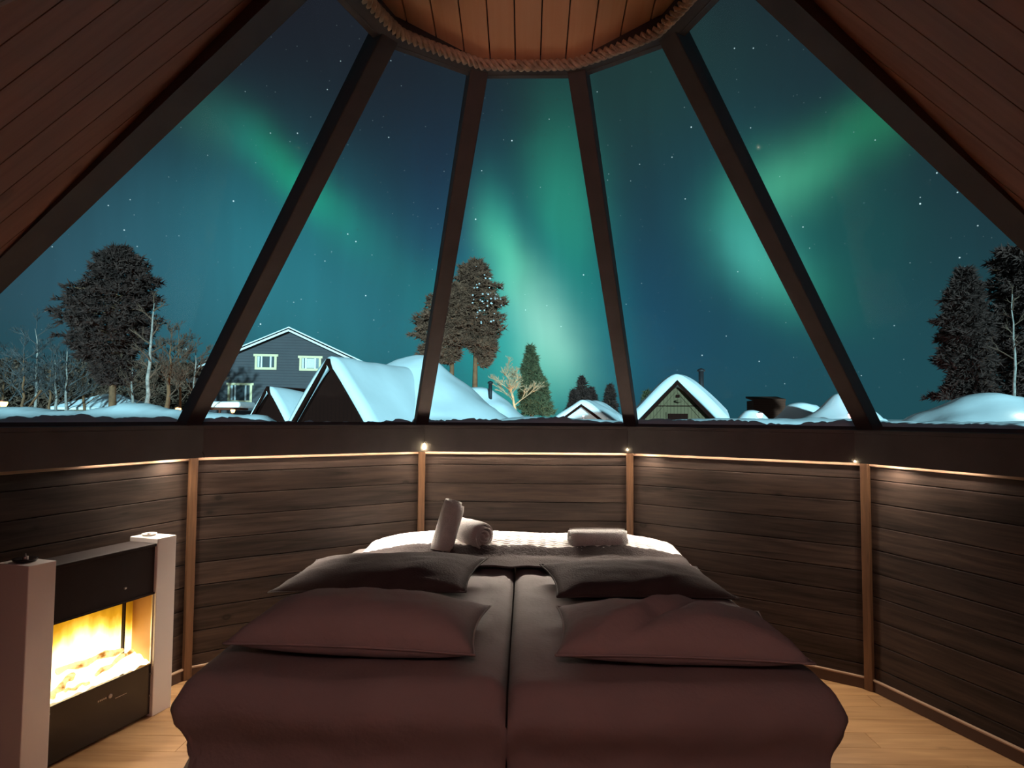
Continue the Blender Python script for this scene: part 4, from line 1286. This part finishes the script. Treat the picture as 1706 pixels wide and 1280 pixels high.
def conifer(name, label, rows, trunk, Y, n, size, mt, barkmt, droop=.25, trunk_w=.16, group=None, seed=1, cat='tree', core=.35):
    """crown built of needle sprays inside an outline given by photo rows; trunk tapers from base to top"""
    rng = random.Random(seed)
    (tx0, ty0), (tx1, ty1) = trunk
    base = ony(tx0, ty0, Y); top = ony(tx1, ty1, Y)
    root = thing(name, label, cat, (base.x, base.y, GZ - .2), 0, group)
    off = Vector((base.x, base.y, GZ - .2))
    pts = [Vector((base.x, base.y, GZ - .4)) - off, base - off]
    for i in range(1, 6):
        p = base.lerp(top, i / 5) - off
        pts.append(p + Vector((.06 * rng.uniform(-1, 1), 0, 0)))
    tube('trunk', pts, [trunk_w, trunk_w * .95] + [trunk_w * (.95 - .16 * i) for i in range(1, 6)], barkmt, root, 8)
    v_, f_ = [], []
    bv, bf = [], []
    ys, ye = rows[0][0], rows[-1][0]
    px_m = (Y - CAM.y) / F
    for i in range(n):
        # height drawn by width so that the crown is evenly filled
        for _ in range(20):
            y_ = rng.uniform(ys, ye); l_, r_ = rowat(rows, y_)
            if rng.random() < (r_ - l_) / 150 + .15: break
        ang = rng.uniform(0, 2 * PI); rad = rng.uniform(core, 1) ** .6
        cxp = (l_ + r_) / 2; hwp = (r_ - l_) / 2 * (.86 + .55 * mnoise.noise(Vector((y_ * .11 + seed * 7, math.cos(ang) * 1.3, math.sin(ang) * 1.3))))
        pxx = cxp + hwp * rad * math.cos(ang)
        c = ony(pxx, y_, Y) - off
        c.y += hwp * px_m * rad * math.sin(ang) * .85
        tt = rowat([(a, 0, 0) for a, _, _ in rows], y_)
        tr = base.lerp(top, max(0, min(1, (ty0 - y_) / (ty0 - ty1 + 1e-6)))) - off
        d = (c - tr); d.z = -abs(d.length) * droop
        d = d.normalized() if d.length > .01 else Vector((1, 0, 0))
        side = d.cross(Vector((0, 0, 1))).normalized()
        s = size * rng.uniform(.6, 1.3)
        for q in range(6):
            w_ = (side * rng.uniform(-1, 1) + Vector((0, 0, 1)) * rng.uniform(-.5, .9) + d * rng.uniform(.2, 1)).normalized()
            pr = w_.cross(Vector((rng.uniform(-1, 1), rng.uniform(-1, 1), rng.uniform(-1, 1)))).normalized() * s * rng.uniform(.08, .19)
            b0 = len(v_)
            v_.extend((c - pr - w_ * s * .25, c + pr - w_ * s * .25, c + w_ * s * .85))
            f_.append((b0, b0 + 1, b0 + 2))
        if i % 22 == 0:
            st_ = tr + Vector((0, 0, -.12 * (c - tr).length))
            tubegeo(bv, bf, [st_, st_.lerp(c, .5) + Vector((0, 0, .05)), c], [.045, .03, .012], 4)
    o = pyd('crown', v_, f_, mt, root); o['kind'] = 'stuff'
    if bv: pyd('branches', bv, bf, barkmt, root, True)['kind'] = 'stuff'
    return root


def baretree(name, label, basepx, toppx, Y, spread, mt, barkmt, levels=4, w0=.1, seed=1, group=None, first=.35, nb=5):
    rng = random.Random(seed)
    base, top = ony(*basepx, Y), ony(*toppx, Y)
    root = thing(name, label, 'tree', (base.x, base.y, GZ - .2), 0, group)
    off = Vector((base.x, base.y, GZ - .2))
    b, t = base - off, top - off
    H = (t - b).length
    pts = [b + Vector((0, 0, -.6))] + [b.lerp(t, i / 7) + Vector((rng.uniform(-1, 1), rng.uniform(-1, 1), 0)) * .015 * H for i in range(8)]
    tube('trunk', pts, [w0] + [w0 * (1 - .11 * i) for i in range(8)], barkmt, root, 7)
    v_, f_ = [], []

    def grow(p, d, L_, w_, lev):
        q = p + d * L_
        mid = p.lerp(q, .5) + Vector((rng.uniform(-1, 1), rng.uniform(-1, 1), rng.uniform(0, 1))) * L_ * .07
        tubegeo(v_, f_, [p, mid, q], [w_, w_ * .75, w_ * .45], 3 if lev > 1 else 4, False)
        if lev >= levels: return
        for i in range(nb - 1 if lev > 1 else nb):
            f = rng.uniform(.35, 1)
            nd = (d + Vector((rng.uniform(-1, 1), rng.uniform(-1, 1), rng.uniform(-.25, .8))) * .75).normalized()
            grow(p.lerp(q, f), nd, L_ * rng.uniform(.45, .7), max(.008, w_ * .5), lev + 1)
    for i in range(9):
        f = first + (1 - first) * i / 9
        p = b.lerp(t, f)
        an = i * 2.4 + rng.uniform(-.4, .4)
        d = Vector((math.cos(an), math.sin(an), .75)).normalized()
        grow(p, d, spread * (1.05 - .55 * (f - first) / (1 - first)), w0 * .38, 1)
    grow(t, Vector((0, 0, 1)), spread * .5, w0 * .25, 1)
    pyd('branches', v_, f_, mt, root)['kind'] = 'stuff'
    return root


conifer('pine_tree', 'tall broad pine tree standing before the low hip-roofed building', [(412, 196, 214), (425, 165, 230), (445, 156, 246), (465, 152, 260), (480, 122, 262), (500, 119, 260), (515, 94, 254), (530, 95, 258), (545, 116, 262), (565, 112, 250), (585, 122, 232), (605, 150, 222), (640, 165, 212)], ((187, 690), (196, 430)), 34, 4200, .42, 'needle_dark', 'bark', .2, .22, seed=3)
conifer('pine_tree', 'dense pine tree with bent lower limbs behind the big snow cone, left of its twin', [(478, 738, 786), (500, 715, 792), (515, 704, 795), (530, 690, 792), (545, 688, 788), (560, 692, 780), (580, 698, 776), (596, 690, 764), (606, 705, 755)], ((752, 665), (758, 490)), 41, 2600, .42, 'needle_pine', 'bark', .1, .20, 'twin pines behind the snow cone', 4)
conifer('pine_tree', 'taller pine tree with snow-speckled crown beside its twin behind the big snow cone', [(433, 788, 800), (446, 764, 814), (470, 752, 824), (492, 744, 838), (512, 742, 842), (530, 744, 838), (550, 748, 834), (570, 762, 832), (590, 785, 828), (612, 800, 812)], ((791, 660), (792, 450)), 41.5, 2800, .42, 'needle_pine', 'bark', .1, .20, 'twin pines behind the snow cone', 5)
pt = [o for o in C.objects if o.name.startswith('pine_tree')][-1]
rng = random.Random(5); v_, f_ = [], []
for i in range(44):
    c = ony(rng.gauss(812, 12), rng.gauss(505, 16), 41.5) - pt.location + Vector((0, -1.7 + rng.uniform(-.3, .3), 0))
    r = rng.uniform(.025, .085); b0 = len(v_)
    v_ += [c + Vector(q) * r for q in ((1, 0, 0), (-1, 0, 0), (0, 1, 0), (0, -1, 0), (0, 0, .8), (0, 0, -.8))]
    f_ += [(b0 + i_, b0 + j_, b0 + k_) for i_, j_, k_ in ((0, 2, 4), (2, 1, 4), (1, 3, 4), (3, 0, 4), (2, 0, 5), (1, 2, 5), (3, 1, 5), (0, 3, 5))]
pyd('snow_flecks', v_, f_, 'snow', pt)['kind'] = 'stuff'
conifer('fir_tree', 'pointed green fir tree lit at its foot right of the tan bare tree', [(577, 883, 885), (590, 878, 890), (610, 871, 898), (630, 868, 906), (650, 866, 914), (670, 862, 921), (690, 866, 926)], ((886, 696), (884, 580)), 43, 1800, .42, 'needle_green', 'bark', .5, .14, seed=6)
for i, (rows, tr, yy, lb) in enumerate([
        ([(627, 969, 971), (645, 962, 978), (665, 952, 984), (686, 946, 990)], ((970, 696), (970, 630)), 62, 'dark fir tree, tallest of the group beyond the small white cabin'),
        ([(646, 984, 986), (660, 979, 992), (688, 973, 1000)], ((985, 696), (985, 648)), 64, 'short dark fir tree beside the tallest one beyond the small white cabin'),
        ([(641, 1015, 1017), (660, 1008, 1024), (690, 1003, 1029)], ((1016, 696), (1016, 645)), 62, 'slim dark fir tree next to the right rafter of the middle pane'),
        ([(650, 955, 957), (670, 948, 964), (690, 943, 970)], ((956, 696), (956, 655)), 60, 'low dark fir tree at the edge of the group beyond the small white cabin'),
        ([(652, 1077, 1079), (668, 1072, 1084), (690, 1066, 1092)], ((1078, 696), (1078, 655)), 55, 'small fir tree behind the left slope of the green gabled cabin')]):
    conifer('fir_tree', lb, rows, tr, yy, 420, .5, 'needle_green' if i == 4 else 'needle_dark', 'bark', .5, .12, None, 20 + i)
conifer('spruce_tree', 'tall dark spruce tree with drooping limbs above the wide round hut', [(448, 1601, 1614), (475, 1588, 1628), (500, 1572, 1638), (518, 1578, 1640), (535, 1562, 1645), (548, 1575, 1642), (560, 1554, 1650), (575, 1582, 1645), (590, 1572, 1650), (604, 1556, 1652), (618, 1586, 1648), (640, 1578, 1654), (652, 1562, 1655), (664, 1546, 1656)], ((1610, 690), (1608, 455)), 30, 3200, .42, 'needle_dark', 'bark', .35, .2, seed=12)
conifer('spruce_tree', 'dark spruce tree behind the twin-stemmed birch at the right side', [(412, 1668, 1730), (440, 1652, 1760), (470, 1660, 1780), (500, 1650, 1790), (540, 1655, 1800), (580, 1650, 1800), (620, 1655, 1810), (665, 1660, 1810)], ((1725, 690), (1715, 420)), 31, 3400, .45, 'needle_dark', 'bark', .35, .2, seed=13)
baretree('birch_tree', 'slender white birch trunk beside the tall broad pine', (246, 684), (256, 505), 32, 1.0, 'twig_brown', 'birch', 3, .13, 31, None, .3, 4)
baretree('bare_tree', 'bare tree with amber lit trunk right of the slender birch', (279, 684), (285, 575), 33, 1.35, 'twig_brown', 'bark', 5, .13, 32, None, .2, 5)
baretree('bare_tree', 'frosty tan bare tree with fan crown left of the pointed fir', (860, 694), (846, 622), 40.5, 1.15, 'twig_tan', 'twig_tan', 5, .11, 33, None, .25, 5)
baretree('birch_tree', 'twin-stemmed pale birch before the right dark spruce', (1690, 664), (1686, 490), 27, .7, 'twig_brown', 'birch', 3, .07, 34, None, .3, 3)
LT = [((38, 690), (40, 590)), ((60, 684), (61, 548)), ((82, 690), (86, 600)), ((94, 690), (92, 600)), ((6, 690), (8, 600)), ((112, 690), (112, 585)), ((140, 690), (138, 600)), ((222, 690), (220, 600)), ((300, 690), (298, 565)), ((322, 690), (326, 590)), ((-40, 690), (-36, 570)), ((-90, 690), (-84, 560))]
LB = ['thin bare tree left of the leaning pole', 'tallest thin bare tree at the left edge of the grove', 'bare tree right of the leaning pole', 'pale stemmed bare tree beside the leaning pole', 'bare tree next to the amber path lamp', 'bare tree filling the gap left of the broad pine', 'bare tree under the left limbs of the broad pine', 'bare tree between the broad pine and the slender birch', 'bushy bare tree right of the amber lit trunk', 'bare tree behind the narrow brown hut', 'bare tree past the amber path lamp', 'outermost bare tree past the amber path lamp']
for i, (b_, t_) in enumerate(LT):
    baretree('bare_tree', LB[i], b_, t_, 33 + (i * 2.3) % 5, 1.3, 'twig_grey' if i < 6 else 'twig_brown', 'bark' if i % 2 == 0 else 'birch', 4, .09, 40 + i, 'bare trees behind the left snow bank', .15, 5)
a_, b_ = ony(46, 682, 30), ony(69, 650, 30)
tag(tube('leaning_pole', [a_ - Vector((0, 0, .6)), a_, b_], .05, 'bark', None), 'pale wooden pole leaning among the thin bare trees', 'pole')
# thick dark undergrowth behind the grove
for i, (rows, tr, yy) in enumerate([([(600, -10, 40), (640, -40, 60), (690, -60, 75)], ((15, 695), (15, 610)), 58), ([(610, 70, 130), (650, 50, 150), (690, 40, 160)], ((98, 695), (98, 615)), 60), ([(606, 225, 300), (640, 205, 318), (690, 200, 322)], ((262, 695), (262, 612)), 57), ([(600, 135, 200), (640, 120, 215), (690, 120, 220)], ((160, 695), (160, 612)), 62), ([(608, 300, 338), (640, 290, 350), (690, 285, 352)], ((318, 695), (318, 615)), 64)]):
    conifer('thicket', ['dark thicket behind the amber path lamp', 'dark thicket behind the leaning pole', 'dark thicket behind the slender birch', 'dark thicket behind the broad pine', 'dark thicket left of the blue house'][i], rows, tr, yy, 1300, .6, 'twig_brown', 'bark', .1, .12, 'thickets behind the grove', 70 + i, 'bush', .0)


# unseen building added on the left to cast shade on the snow bank
aframe('shading_building', 'added unseen snow-roofed building beyond the fireplace wall, shading the snow bank', (-13.0, -3.2, 0), -PI / 2, 2.2, .4, 2.52, 8.6, 'darkwood', .2)

# ---- small lamps outdoors
def pathlamp(px_, py_, Y, label, mt, power, col, r=.16, post=True):
    p = ony(px_, py_, Y)
    t = thing('path_lamp', label, 'lamp', (p.x, p.y, GZ - .1))
    h = p.z - GZ + .1
    tube('post', [(0, 0, 0), (0, 0, h - r * .6)], .035, 'pipe', t)
    lathe('lantern', [(.001, h - r), (r * .6, h - r), (r, h), (r * .9, h + r * .4), (.001, h + r * .4)], mt, t, 12)
    lathe('hood', [(.001, h + r * .4), (r * 1.25, h + r * .4), (r * .2, h + r), (.001, h + r)], 'pipe', t, 12)
    ld = bpy.data.lights.new('lantern_light', 'POINT'); ld.energy = power; ld.color = col; ld.shadow_soft_size = .15
    lo = bpy.data.objects.new('lantern_light', ld); C.objects.link(lo); lo.parent = t; lo.location = (0, -.35, h)
    return t


pathlamp(6, 672, 26, 'amber path lamp behind the left end of the snow bank', 'amber', 60, (1, .5, .18))
pathlamp(297, 682, 29, 'amber path lamp at the foot of the amber lit trunk', 'amber', 160, (1, .5, .18), .13)
pathlamp(388, 684, 35.5, 'amber lamp under the snowy carport', 'amber', 60, (1, .55, .2), .13)
pathlamp(853, 692, 39.2, 'amber lamp at the foot of the tan bare tree', 'amber', 170, (1, .55, .22), .12)
pathlamp(972, 693, 40.5, 'cold white lamp before the small white cabin', 'coldlamp', 110, (.9, 1, 1), .05)
pathlamp(1266, 691, 27.5, 'cold white lamp at the bright snow heap', 'coldlamp', 70, (.85, 1, .98), .13)
pathlamp(1418, 692, 30.5, 'pink lamp at the foot of the pinkish round hut', 'pinklamp', 110, (1, .35, .3), .14)
pathlamp(1690, 690, 20, 'pale lamp between the wide round hut and its timber entrance', 'coldlamp', 5, (1, 1, .75), .03)
